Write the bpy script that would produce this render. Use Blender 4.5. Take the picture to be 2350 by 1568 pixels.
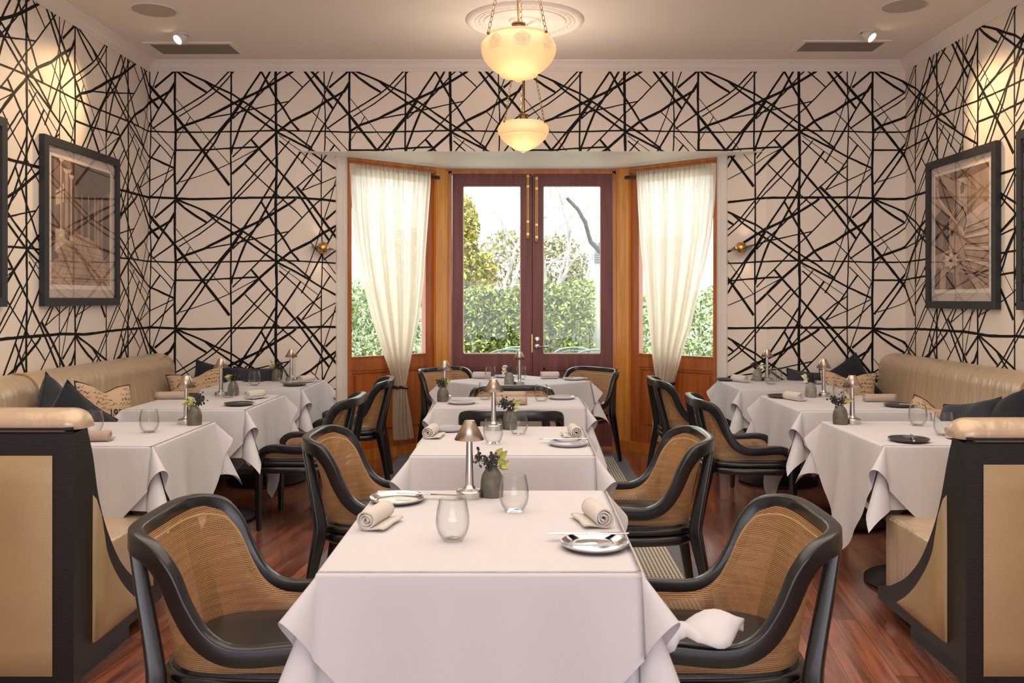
import bpy, math, random
from math import sin, cos, pi, radians as R, sqrt
from mathutils import Vector as V, Matrix

for o in list(bpy.data.objects):
    bpy.data.objects.remove(o, do_unlink=True)
SC = bpy.context.scene
COL = SC.collection

# ---------------------------------------------------------------- camera
H = 1.33
FPX = 2050.0
cd = bpy.data.cameras.new('camera'); cam = bpy.data.objects.new('camera', cd); COL.objects.link(cam)
cam.location = (0, 0, H); cam.rotation_euler = (R(90), 0, 0)
cd.sensor_width = 36; cd.lens = FPX / 2350 * 36
cd.shift_x = -18 / 2350; cd.shift_y = -96 / 2350
cd.clip_start = 0.05; cd.clip_end = 200
cd.dof.use_dof = True; cd.dof.focus_distance = 4.6; cd.dof.aperture_fstop = 9.0
SC.camera = cam

# ---------------------------------------------------------------- sky, lights, exposure
w = bpy.data.worlds.new('sky'); SC.world = w; w.use_nodes = True
bg = w.node_tree.nodes['Background']
bg.inputs[0].default_value = (0.94, 0.98, 1.0, 1); bg.inputs[1].default_value = 3.0
SC.view_settings.view_transform = 'Standard'
SC.view_settings.look = 'None'
SC.view_settings.gamma = 1
SC.view_settings.use_curve_mapping = False
SC.view_settings.exposure = 0.2
SC.cycles.use_denoising = True
SC.cycles.max_bounces = 8
SC.cycles.diffuse_bounces = 5
SC.cycles.transparent_max_bounces = 24
SC.cycles.caustics_reflective = False
SC.cycles.caustics_refractive = False
SC.cycles.sample_clamp_indirect = 6


def area(name, loc, size, power, color, rot, shape='RECTANGLE', spread=180):
    d = bpy.data.lights.new(name, 'AREA'); d.shape = shape
    d.size = size[0]; d.size_y = size[1] if len(size) > 1 else size[0]
    d.energy = power; d.color = color; d.spread = R(spread)
    o = bpy.data.objects.new(name, d); COL.objects.link(o); o.location = loc; o.rotation_euler = rot
    return o


area('window_light_behind', (0.05, -7.6, 1.6), (5.4, 2.6), 66, (0.72, 0.80, 1.0), (R(90), 0, 0))
area('overhead_fill_panel', (0.05, 2.9, 3.12), (5.0, 4.9), 118, (1.0, 0.85, 0.69), (0, 0, 0))  # added warm fill, one wide panel under the ceiling to brighten the table tops
area('upward_fill_behind', (0.05, -3.6, 1.0), (5.4, 4.0), 172, (0.93, 0.90, 0.95), (R(157), 0, 0))  # added fill aimed up from behind the camera to brighten the ceiling
sd = bpy.data.lights.new('sun', 'SUN'); sd.energy = 7.5; sd.angle = R(8); sd.color = (1, .96, .88)
so = bpy.data.objects.new('sun', sd); COL.objects.link(so); so.rotation_euler = V((0.25, 0.72, -1.25)).to_track_quat('-Z', 'Y').to_euler()


def spot(name, loc, target, power, color, angle, blend, r=0.03):
    d = bpy.data.lights.new(name, 'SPOT'); d.energy = power; d.color = color
    d.spot_size = R(angle); d.spot_blend = blend; d.shadow_soft_size = r
    o = bpy.data.objects.new(name, d); COL.objects.link(o); o.location = loc
    o.rotation_euler = (V(target) - V(loc)).to_track_quat('-Z', 'Y').to_euler()
    return o


# ---------------------------------------------------------------- materials
def newmat(name):
    m = bpy.data.materials.new(name); m.use_nodes = True
    nt = m.node_tree; b = nt.nodes['Principled BSDF']
    return m, nt, b


def L(nt, a, b):
    nt.links.new(a, b)


def N(nt, t, **k):
    n = nt.nodes.new(t)
    for q, v in k.items():
        setattr(n, q, v)
    return n


def ramp(nt, stops, interp='LINEAR'):
    n = nt.nodes.new('ShaderNodeValToRGB'); e = n.color_ramp.elements
    n.color_ramp.interpolation = interp
    while len(e) < len(stops):
        e.new(0.5)
    for i, (p, c) in enumerate(stops):
        e[i].position = p; e[i].color = c if len(c) == 4 else (*c, 1)
    return n


def mat(name, col, rough=0.5, metal=0.0, coat=0.0, bump=0.0, bscale=60, var=0.0, vscale=6, stretch=(1, 1, 1), sheen=0, spec=0.5, col2=None):
    m, nt, b = newmat(name)
    b.inputs['Base Color'].default_value = (*col, 1)
    b.inputs['Roughness'].default_value = rough
    b.inputs['Metallic'].default_value = metal
    b.inputs['Coat Weight'].default_value = coat
    b.inputs['Coat Roughness'].default_value = 0.12
    b.inputs['Sheen Weight'].default_value = sheen
    b.inputs['Specular IOR Level'].default_value = spec
    if bump or var:
        tc = N(nt, 'ShaderNodeTexCoord'); mp = N(nt, 'ShaderNodeMapping')
        mp.inputs['Scale'].default_value = stretch
        L(nt, tc.outputs['Object'], mp.inputs['Vector'])
    if var:
        nz = N(nt, 'ShaderNodeTexNoise'); nz.inputs['Scale'].default_value = vscale; nz.inputs['Detail'].default_value = 5
        L(nt, mp.outputs[0], nz.inputs['Vector'])
        c2 = col2 or tuple(max(0, c * (1 - var)) for c in col)
        c1 = tuple(min(1, c * (1 + var * 0.4)) for c in col)
        rp = ramp(nt, [(0.3, c2), (0.7, c1)])
        L(nt, nz.outputs[0], rp.inputs[0]); L(nt, rp.outputs[0], b.inputs['Base Color'])
    if bump:
        nb = N(nt, 'ShaderNodeTexNoise'); nb.inputs['Scale'].default_value = bscale; nb.inputs['Detail'].default_value = 3
        L(nt, mp.outputs[0], nb.inputs['Vector'])
        bp = N(nt, 'ShaderNodeBump'); bp.inputs['Strength'].default_value = bump; bp.inputs['Distance'].default_value = 0.01
        L(nt, nb.outputs[0], bp.inputs['Height']); L(nt, bp.outputs[0], b.inputs['Normal'])
    return m


M = {}
M['plaster'] = mat('ceiling_paint', (0.86, 0.79, 0.74), 0.75, bump=0.03, bscale=40)
M['soffit'] = mat('daylit_soffit_paint', (0.93, 0.91, 0.85), 0.45)  # ceiling paint made lighter: daylight on the bay underside put into the colour
M['white_trim'] = mat('white_gloss_paint', (0.80, 0.76, 0.72), 0.35)
M['paper'] = mat('wallpaper_ground', (0.83, 0.745, 0.66), 0.6, bump=0.03, bscale=150)
M['ink'] = mat('wallpaper_ink', (0.010, 0.011, 0.010), 0.6, var=0.3, vscale=30, spec=0.12)
M['black_wood'] = mat('black_lacquered_wood', (0.006, 0.0065, 0.008), 0.28, coat=0.3, bump=0.04, bscale=90, stretch=(1, 1, 1))
M['black_board'] = mat('black_painted_board', (0.010, 0.010, 0.011), 0.38, bump=0.15, bscale=35, stretch=(1, 1, 8))
M['black_metal'] = mat('black_metal', (0.012, 0.012, 0.014), 0.35, bump=0.08, bscale=120)
M['black_leather'] = mat('black_leather', (0.011, 0.012, 0.014), 0.27, bump=0.08, bscale=160)
M['steel'] = mat('brushed_steel', (0.62, 0.60, 0.58), 0.24, metal=1, bump=0.03, bscale=200, stretch=(1, 1, 0.05))
M['gold_metal'] = mat('champagne_metal', (0.56, 0.47, 0.38), 0.28, metal=1)
M['silver'] = mat('polished_silver', (0.72, 0.72, 0.73), 0.10, metal=1)
M['brass'] = mat('brass', (0.62, 0.40, 0.14), 0.24, metal=1)
M['old_brass'] = mat('aged_brass', (0.20, 0.12, 0.055), 0.4, metal=1)
M['linen'] = mat('white_table_linen', (0.635, 0.63, 0.67), 0.85, bump=0.55, bscale=9, stretch=(1.6, 1.6, .5))
M['under_linen'] = mat('white_under_linen', (0.70, 0.71, 0.76), 0.85, bump=0.05, bscale=300)
M['label_blue'] = mat('blue_laundry_tag', (0.02, 0.06, 0.25), 0.6)
M['napkin'] = mat('napkin_linen', (0.66, 0.62, 0.57), 0.9, bump=0.3, bscale=240)
M['beige_napkin'] = mat('beige_napkin_linen', (0.50, 0.40, 0.33), 0.9, bump=0.3, bscale=240)
M['dark_plate'] = mat('dark_ceramic', (0.035, 0.032, 0.033), 0.3, coat=0.3)
M['grey_plate'] = mat('grey_ceramic', (0.42, 0.42, 0.46), 0.2, coat=0.4)
M['stone'] = mat('grey_stoneware', (0.135, 0.125, 0.10), 0.38, bump=0.05, var=0.35, vscale=40)
M['stone_light'] = mat('pale_stoneware', (0.26, 0.25, 0.22), 0.45, bump=0.05, var=0.3, vscale=40)
M['berry'] = mat('dark_berries', (0.012, 0.008, 0.014), 0.35)
M['leaf_yellow'] = mat('lime_leaf', (0.52, 0.53, 0.16), 0.5, var=0.2, vscale=30)
M['petal'] = mat('cream_petal', (0.80, 0.78, 0.56), 0.6)
M['stem'] = mat('stem_green', (0.10, 0.12, 0.05), 0.6)
M['navy'] = mat('navy_velvet', (0.008, 0.012, 0.024), 0.85, sheen=0.15, bump=0.1, bscale=70, var=0.4, vscale=9)
M['navy_grey'] = mat('slate_velvet', (0.020, 0.028, 0.042), 0.85, sheen=0.25, bump=0.1, bscale=70, var=0.4, vscale=9)
M['piping'] = mat('black_piping', (0.01, 0.01, 0.012), 0.6)
M['rug_border'] = mat('grey_rug_border', (0.16, 0.17, 0.19), 0.95, bump=0.3, bscale=200, var=0.15, vscale=40)
M['frame_black'] = mat('black_picture_frame', (0.018, 0.020, 0.024), 0.5, bump=0.05, bscale=100)
M['mat_board'] = mat('cream_mount_board', (0.60, 0.50, 0.43), 0.8)
M['mat_white'] = mat('white_mount_bevel', (0.86, 0.76, 0.68), 0.8)
M['rendered'] = mat('grey_render', (0.34, 0.34, 0.31), 0.9, var=0.3, vscale=2)
M['white_render'] = mat('white_render', (0.30, 0.31, 0.32), 0.9)
M['paving'] = mat('terrace_stone', (0.66, 0.64, 0.60), 0.9, var=0.2)
M['bark_white'] = mat('pale_bark', (0.33, 0.32, 0.30), 0.9, var=0.3, vscale=5)
M['bark_grey'] = mat('grey_bark', (0.07, 0.065, 0.055), 0.9, var=0.3, vscale=5)
M['green_metal'] = mat('green_metal_chair', (0.15, 0.20, 0.17), 0.5)
M['speaker_cloth'] = mat('speaker_grille_cloth', (0.50, 0.46, 0.42), 0.9, bump=0.5, bscale=400)
M['grille'] = mat('air_grille', (0.27, 0.23, 0.20), 0.6)
M['white_plastic'] = mat('white_lamp_housing', (0.75, 0.72, 0.68), 0.4)
M['dust'] = mat('grey_shutter', (0.14, 0.15, 0.16), 0.6)


def wood(name, c1, c2, rough=0.3, coat=0.3, axis=2, scale=1.0):
    m, nt, b = newmat(name)
    tc = N(nt, 'ShaderNodeTexCoord'); mp = N(nt, 'ShaderNodeMapping')
    s = [22 * scale] * 3; s[axis] = 1.6 * scale; mp.inputs['Scale'].default_value = s
    L(nt, tc.outputs['Object'], mp.inputs['Vector'])
    n1 = N(nt, 'ShaderNodeTexNoise'); n1.inputs['Scale'].default_value = 1.0; n1.inputs['Detail'].default_value = 8
    n1.inputs['Roughness'].default_value = 0.65; n1.inputs['Distortion'].default_value = 0.6
    L(nt, mp.outputs[0], n1.inputs['Vector'])
    rp = ramp(nt, [(0.34, c1), (0.66, c2)]); L(nt, n1.outputs[0], rp.inputs[0])
    L(nt, rp.outputs[0], b.inputs['Base Color'])
    b.inputs['Roughness'].default_value = rough; b.inputs['Coat Weight'].default_value = coat
    b.inputs['Coat Roughness'].default_value = 0.15
    bp = N(nt, 'ShaderNodeBump'); bp.inputs['Strength'].default_value = 0.12; bp.inputs['Distance'].default_value = 0.01
    L(nt, n1.outputs[0], bp.inputs['Height']); L(nt, bp.outputs[0], b.inputs['Normal'])
    return m


M['oak'] = wood('orange_varnished_wood', (0.42, 0.125, 0.018), (0.66, 0.26, 0.045))
M['oak_dark'] = wood('reddish_varnished_wood', (0.32, 0.072, 0.014), (0.50, 0.155, 0.030))
M['oak_lit'] = wood('lit_varnished_wood', (0.60, 0.23, 0.032), (0.84, 0.39, 0.07))  # lighter copy of the bay wood, light on the corner posts painted in
M['mahogany'] = wood('plum_stained_door_wood', (0.13, 0.028, 0.022), (0.24, 0.062, 0.050), rough=0.4, coat=.0)


def floor_mat():
    m, nt, b = newmat('jarrah_floorboards')
    tc = N(nt, 'ShaderNodeTexCoord'); mp = N(nt, 'ShaderNodeMapping')
    mp.inputs['Rotation'].default_value = (0, 0, R(97))
    L(nt, tc.outputs['Object'], mp.inputs['Vector'])
    br = N(nt, 'ShaderNodeTexBrick')
    br.inputs['Scale'].default_value = 1; br.inputs['Brick Width'].default_value = 1.1; br.inputs['Row Height'].default_value = 0.085
    br.inputs['Mortar Size'].default_value = 0.0012; br.inputs['Mortar Smooth'].default_value = 0.2
    br.inputs['Color1'].default_value = (0.21, 0.070, 0.042, 1); br.inputs['Color2'].default_value = (0.38, 0.145, 0.082, 1)
    br.inputs['Mortar'].default_value = (0.05, 0.02, 0.012, 1); br.inputs['Bias'].default_value = 0
    L(nt, mp.outputs[0], br.inputs['Vector'])
    mp2 = N(nt, 'ShaderNodeMapping'); mp2.inputs['Scale'].default_value = (2.2, 30, 1)
    L(nt, mp.outputs[0], mp2.inputs['Vector'])
    nz = N(nt, 'ShaderNodeTexNoise'); nz.inputs['Scale'].default_value = 1; nz.inputs['Detail'].default_value = 7; nz.inputs['Distortion'].default_value = 0.8
    L(nt, mp2.outputs[0], nz.inputs['Vector'])
    rp = ramp(nt, [(0.3, (0.42, 0.40, 0.42)), (0.7, (1.25, 1.2, 1.15))]); L(nt, nz.outputs[0], rp.inputs[0])
    mx = N(nt, 'ShaderNodeMix', data_type='RGBA', blend_type='MULTIPLY'); mx.inputs[0].default_value = 1
    L(nt, br.outputs[0], mx.inputs[6]); L(nt, rp.outputs[0], mx.inputs[7]); L(nt, mx.outputs[2], b.inputs['Base Color'])
    n3 = N(nt, 'ShaderNodeTexNoise'); n3.inputs['Scale'].default_value = 3
    L(nt, tc.outputs['Object'], n3.inputs['Vector'])
    r3 = ramp(nt, [(0.3, (0.16,) * 3), (0.7, (0.30,) * 3)]); L(nt, n3.outputs[0], r3.inputs[0]); L(nt, r3.outputs[0], b.inputs['Roughness'])
    b.inputs['Coat Weight'].default_value = 0.8; b.inputs['Coat Roughness'].default_value = 0.16
    bp = N(nt, 'ShaderNodeBump'); bp.inputs['Strength'].default_value = 0.25; bp.inputs['Distance'].default_value = 0.002
    n4 = N(nt, 'ShaderNodeTexNoise'); n4.inputs['Scale'].default_value = 9
    L(nt, mp.outputs[0], n4.inputs['Vector'])
    L(nt, n4.outputs[0], bp.inputs['Height']); L(nt, bp.outputs[0], b.inputs['Normal'])
    return m


M['floor'] = floor_mat()


def leather(name, col, rough=0.33):
    """gold leather with soft wrinkles running down the upholstery"""
    m, nt, b = newmat(name)
    tc = N(nt, 'ShaderNodeTexCoord'); mp = N(nt, 'ShaderNodeMapping'); mp.inputs['Scale'].default_value = (7, 9, 1.6)
    L(nt, tc.outputs['Object'], mp.inputs['Vector'])
    n1 = N(nt, 'ShaderNodeTexNoise'); n1.inputs['Scale'].default_value = 1.1; n1.inputs['Detail'].default_value = 3; n1.inputs['Distortion'].default_value = 0.4
    L(nt, mp.outputs[0], n1.inputs['Vector'])
    n2 = N(nt, 'ShaderNodeTexNoise'); n2.inputs['Scale'].default_value = 260
    L(nt, tc.outputs['Object'], n2.inputs['Vector'])
    b1 = N(nt, 'ShaderNodeBump'); b1.inputs['Strength'].default_value = 0.5; b1.inputs['Distance'].default_value = 0.03
    b2 = N(nt, 'ShaderNodeBump'); b2.inputs['Strength'].default_value = 0.06; b2.inputs['Distance'].default_value = 0.01
    L(nt, n1.outputs[0], b1.inputs['Height']); L(nt, n2.outputs[0], b2.inputs['Height'])
    L(nt, b1.outputs[0], b2.inputs['Normal']); L(nt, b2.outputs[0], b.inputs['Normal'])
    b.inputs['Base Color'].default_value = (*col, 1); b.inputs['Roughness'].default_value = rough
    b.inputs['Metallic'].default_value = 0.25; b.inputs['Coat Weight'].default_value = 0.2; b.inputs['Coat Roughness'].default_value = 0.3
    return m


M['gold_leather'] = leather('gold_leather', (0.60, 0.465, 0.32), 0.3)
M['gold_panel'] = mat('gold_leather_panel', (0.46, 0.33, 0.17), 0.38, metal=0.2, bump=0.08, bscale=200, var=0.12, vscale=3)


def cane_mat():
    m, nt, b = newmat('woven_cane')
    uv = N(nt, 'ShaderNodeUVMap'); sp = N(nt, 'ShaderNodeSeparateXYZ'); L(nt, uv.outputs[0], sp.inputs[0])

    def strands(sock, scale, thr):
        a = N(nt, 'ShaderNodeMath', operation='MULTIPLY'); a.inputs[1].default_value = scale; L(nt, sock, a.inputs[0])
        f = N(nt, 'ShaderNodeMath', operation='FRACT'); L(nt, a.outputs[0], f.inputs[0])
        g = N(nt, 'ShaderNodeMath', operation='LESS_THAN'); g.inputs[1].default_value = thr; L(nt, f.outputs[0], g.inputs[0])
        return g.outputs[0]
    s1 = strands(sp.outputs[0], 200, 0.42); s2 = strands(sp.outputs[1], 200, 0.50)
    mx = N(nt, 'ShaderNodeMath', operation='MAXIMUM'); L(nt, s1, mx.inputs[0]); L(nt, s2, mx.inputs[1])
    L(nt, mx.outputs[0], b.inputs['Alpha'])
    mp = N(nt, 'ShaderNodeMapping'); mp.inputs['Scale'].default_value = (6, 90, 1); L(nt, uv.outputs[0], mp.inputs[0])
    nz = N(nt, 'ShaderNodeTexNoise'); nz.inputs['Scale'].default_value = 1; L(nt, mp.outputs[0], nz.inputs[0])
    rp = ramp(nt, [(0.3, (0.36, 0.19, 0.075)), (0.7, (0.50, 0.29, 0.125))]); L(nt, nz.outputs[0], rp.inputs[0])
    L(nt, rp.outputs[0], b.inputs['Base Color']); b.inputs['Roughness'].default_value = 0.5
    tr = N(nt, 'ShaderNodeBsdfTranslucent'); tr.inputs[0].default_value = (0.6, 0.38, 0.18, 1)
    return m


M['cane'] = cane_mat()
M['cane_edge'] = mat('cane_binding', (0.50, 0.31, 0.13), 0.5)


def rug_mat():
    m, nt, b = newmat('woven_mat_checks')
    tc = N(nt, 'ShaderNodeTexCoord'); sp = N(nt, 'ShaderNodeSeparateXYZ'); L(nt, tc.outputs['Object'], sp.inputs[0])

    def st(sock, scale, thr):
        a = N(nt, 'ShaderNodeMath', operation='MULTIPLY'); a.inputs[1].default_value = scale; L(nt, sock, a.inputs[0])
        f = N(nt, 'ShaderNodeMath', operation='FRACT'); L(nt, a.outputs[0], f.inputs[0])
        g = N(nt, 'ShaderNodeMath', operation='GREATER_THAN'); g.inputs[1].default_value = thr; L(nt, f.outputs[0], g.inputs[0])
        return g.outputs[0]
    mu = N(nt, 'ShaderNodeMath', operation='MULTIPLY'); L(nt, st(sp.outputs[0], 52, 0.45), mu.inputs[0]); L(nt, st(sp.outputs[1], 75, 0.35), mu.inputs[1])
    rp = ramp(nt, [(0.4, (0.62, 0.58, 0.48)), (0.6, (0.03, 0.03, 0.035))]); L(nt, mu.outputs[0], rp.inputs[0])
    L(nt, rp.outputs[0], b.inputs['Base Color']); b.inputs['Roughness'].default_value = 0.9
    return m


M['rug'] = rug_mat()


def glass_mat(name, tint=(1, 1, 1), ior=1.45, refl=(1, 1, 1), rough=0.0, base=0.0, edge=1):
    m = bpy.data.materials.new(name); m.use_nodes = True; nt = m.node_tree
    nt.nodes.clear()
    out = N(nt, 'ShaderNodeOutputMaterial'); lw = N(nt, 'ShaderNodeLayerWeight'); lw.inputs[0].default_value = 0.5
    pw = N(nt, 'ShaderNodeMath', operation='POWER'); pw.inputs[1].default_value = 4.0; L(nt, lw.outputs['Facing'], pw.inputs[0])
    fr = N(nt, 'ShaderNodeMath', operation='MULTIPLY_ADD'); fr.inputs[1].default_value = 0.9; fr.inputs[2].default_value = 0.035; L(nt, pw.outputs[0], fr.inputs[0])
    t = N(nt, 'ShaderNodeBsdfTransparent'); t.inputs[0].default_value = (*tint, 1)
    if edge < 1:
        p3 = N(nt, 'ShaderNodeMath', operation='POWER'); p3.inputs[1].default_value = 3.0; L(nt, lw.outputs['Facing'], p3.inputs[0])
        er = ramp(nt, [(0.0, tint), (1.0, (edge, edge, edge))]); L(nt, p3.outputs[0], er.inputs[0]); L(nt, er.outputs[0], t.inputs[0])
    g = N(nt, 'ShaderNodeBsdfGlossy'); g.inputs['Roughness'].default_value = rough; g.inputs[0].default_value = (*refl, 1)
    ad = N(nt, 'ShaderNodeMath', operation='ADD'); ad.inputs[1].default_value = base; ad.use_clamp = True; L(nt, fr.outputs[0], ad.inputs[0])
    mx = N(nt, 'ShaderNodeMixShader'); L(nt, ad.outputs[0], mx.inputs[0]); L(nt, t.outputs[0], mx.inputs[1]); L(nt, g.outputs[0], mx.inputs[2])
    L(nt, mx.outputs[0], out.inputs[0])
    return m


M['glass'] = glass_mat('drinking_glass', (0.97, 0.975, 0.975), base=-0.016, edge=0.42)
M['pane'] = glass_mat('window_glass', (0.97, 0.985, 0.98), base=-0.018)
M['picture_glass'] = glass_mat('picture_glass', (1, 1, 1), ior=1.45, base=-0.012)


def curtain_mat():
    m = bpy.data.materials.new('sheer_cream_muslin'); m.use_nodes = True; nt = m.node_tree; nt.nodes.clear()
    out = N(nt, 'ShaderNodeOutputMaterial')
    d = N(nt, 'ShaderNodeBsdfDiffuse'); d.inputs[0].default_value = (0.86, 0.82, 0.75, 1)
    t = N(nt, 'ShaderNodeBsdfTranslucent'); t.inputs[0].default_value = (0.88, 0.80, 0.67, 1)
    tr = N(nt, 'ShaderNodeBsdfTransparent')
    m1 = N(nt, 'ShaderNodeMixShader'); m1.inputs[0].default_value = 0.70; L(nt, d.outputs[0], m1.inputs[1]); L(nt, t.outputs[0], m1.inputs[2])
    tc = N(nt, 'ShaderNodeUVMap'); mp = N(nt, 'ShaderNodeMapping'); mp.inputs['Scale'].default_value = (160, 9, 1); L(nt, tc.outputs[0], mp.inputs[0])
    nz = N(nt, 'ShaderNodeTexNoise'); nz.inputs['Scale'].default_value = 1; nz.inputs['Detail'].default_value = 3; L(nt, mp.outputs[0], nz.inputs[0])
    rp = ramp(nt, [(0.3, (0.01,) * 3), (0.75, (0.13,) * 3)]); L(nt, nz.outputs[0], rp.inputs[0])
    m2 = N(nt, 'ShaderNodeMixShader'); L(nt, rp.outputs[0], m2.inputs[0]); L(nt, m1.outputs[0], m2.inputs[1]); L(nt, tr.outputs[0], m2.inputs[2])
    L(nt, m2.outputs[0], out.inputs[0])
    return m


M['curtain'] = curtain_mat()


def emis(name, col, s):
    m, nt, b = newmat(name)
    b.inputs['Emission Color'].default_value = (*col, 1); b.inputs['Emission Strength'].default_value = s
    b.inputs['Base Color'].default_value = (*col, 1)
    return m


M['bulb'] = emis('warm_lamp_face', (1, 0.82, 0.55), 9)


def bowl_mat():
    m = bpy.data.materials.new('frosted_amber_glass'); m.use_nodes = True; nt = m.node_tree; nt.nodes.clear()
    out = N(nt, 'ShaderNodeOutputMaterial')
    t = N(nt, 'ShaderNodeBsdfTranslucent'); t.inputs[0].default_value = (0.80, 0.62, 0.42, 1)
    d = N(nt, 'ShaderNodeBsdfDiffuse'); d.inputs[0].default_value = (0.62, 0.50, 0.37, 1)
    g = N(nt, 'ShaderNodeBsdfGlossy'); g.inputs['Roughness'].default_value = 0.25
    e = N(nt, 'ShaderNodeEmission'); e.inputs[0].default_value = (1, 0.66, 0.40, 1); e.inputs[1].default_value = 0.22
    m1 = N(nt, 'ShaderNodeMixShader'); m1.inputs[0].default_value = 0.45; L(nt, t.outputs[0], m1.inputs[1]); L(nt, d.outputs[0], m1.inputs[2])
    m2 = N(nt, 'ShaderNodeMixShader'); m2.inputs[0].default_value = 0.07; L(nt, m1.outputs[0], m2.inputs[1]); L(nt, g.outputs[0], m2.inputs[2])
    a = N(nt, 'ShaderNodeAddShader'); L(nt, m2.outputs[0], a.inputs[0]); L(nt, e.outputs[0], a.inputs[1])
    L(nt, a.outputs[0], out.inputs[0])
    return m


M['bowl'] = bowl_mat()


def leaf_mat(name, cols):
    m, nt, b = newmat(name)
    g = N(nt, 'ShaderNodeNewGeometry'); rp = ramp(nt, [(i / max(1, len(cols) - 1), c) for i, c in enumerate(cols)])
    L(nt, g.outputs['Random Per Island'], rp.inputs[0]); L(nt, rp.outputs[0], b.inputs['Base Color'])
    b.inputs['Roughness'].default_value = 0.45
    return m


M['hedge_leaf'] = leaf_mat('hedge_leaf', [(0.045, 0.085, 0.018), (0.12, 0.19, 0.030), (0.22, 0.28, 0.045), (0.33, 0.36, 0.08), (0.10, 0.15, 0.05)])
M['tree_leaf'] = leaf_mat('yellow_green_leaf', [(0.13, 0.17, 0.02), (0.28, 0.28, 0.035), (0.36, 0.34, 0.05), (0.30, 0.17, 0.06)])
M['olive_leaf'] = leaf_mat('olive_leaf', [(0.12, 0.13, 0.05), (0.22, 0.21, 0.08), (0.30, 0.26, 0.12)])
M['pale_leaf'] = leaf_mat('pale_hedge_leaf', [(0.09, 0.16, 0.05), (0.20, 0.30, 0.11), (0.32, 0.42, 0.20), (0.40, 0.46, 0.26)])


def sepia(name, c1, c2, scale, stretch=(1, 1, 1)):
    return mat(name, c1, 0.7, var=0.5, vscale=scale, stretch=stretch, col2=c2)


M['sep_dark'] = sepia('sepia_shadow', (0.075, 0.04, 0.022), (0.03, 0.016, 0.010), 14)
M['sep_mid'] = sepia('sepia_middle', (0.26, 0.14, 0.08), (0.11, 0.055, 0.03), 7, (1, 1, 1.6))
M['sep_light'] = sepia('sepia_light', (0.52, 0.34, 0.23), (0.28, 0.16, 0.10), 8)
M['sep_pale'] = sepia('sepia_pale', (0.74, 0.56, 0.43), (0.5, 0.34, 0.24), 9)


def script_mat():
    """beige cloth printed with rows of black handwriting"""
    m, nt, b = newmat('handwriting_print_cloth')
    uv = N(nt, 'ShaderNodeUVMap'); sp = N(nt, 'ShaderNodeSeparateXYZ'); L(nt, uv.outputs[0], sp.inputs[0])
    mp = N(nt, 'ShaderNodeMapping'); mp.inputs['Scale'].default_value = (26, 7, 1); L(nt, uv.outputs[0], mp.inputs[0])
    nz = N(nt, 'ShaderNodeTexNoise'); nz.inputs['Scale'].default_value = 1.3; nz.inputs['Detail'].default_value = 4; L(nt, mp.outputs[0], nz.inputs[0])
    k = N(nt, 'ShaderNodeMath', operation='MULTIPLY_ADD'); k.inputs[1].default_value = 0.17; k.inputs[2].default_value = 0; L(nt, nz.outputs[0], k.inputs[0])
    ad = N(nt, 'ShaderNodeMath', operation='ADD'); L(nt, sp.outputs[1], ad.inputs[0]); L(nt, k.outputs[0], ad.inputs[1])
    ml = N(nt, 'ShaderNodeMath', operation='MULTIPLY'); ml.inputs[1].default_value = 13; L(nt, ad.outputs[0], ml.inputs[0])
    fr = N(nt, 'ShaderNodeMath', operation='FRACT'); L(nt, ml.outputs[0], fr.inputs[0])
    lt = N(nt, 'ShaderNodeMath', operation='LESS_THAN'); lt.inputs[1].default_value = 0.17; L(nt, fr.outputs[0], lt.inputs[0])
    n2 = N(nt, 'ShaderNodeTexNoise'); n2.inputs['Scale'].default_value = 4; L(nt, uv.outputs[0], n2.inputs[0])
    gt = N(nt, 'ShaderNodeMath', operation='GREATER_THAN'); gt.inputs[1].default_value = 0.45; L(nt, n2.outputs[0], gt.inputs[0])
    mu = N(nt, 'ShaderNodeMath', operation='MULTIPLY'); L(nt, lt.outputs[0], mu.inputs[0]); L(nt, gt.outputs[0], mu.inputs[1])
    rp = ramp(nt, [(0.4, (0.60, 0.43, 0.28)), (0.6, (0.05, 0.04, 0.035))]); L(nt, mu.outputs[0], rp.inputs[0])
    L(nt, rp.outputs[0], b.inputs['Base Color']); b.inputs['Roughness'].default_value = 0.9
    return m


M['script'] = script_mat()


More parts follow.
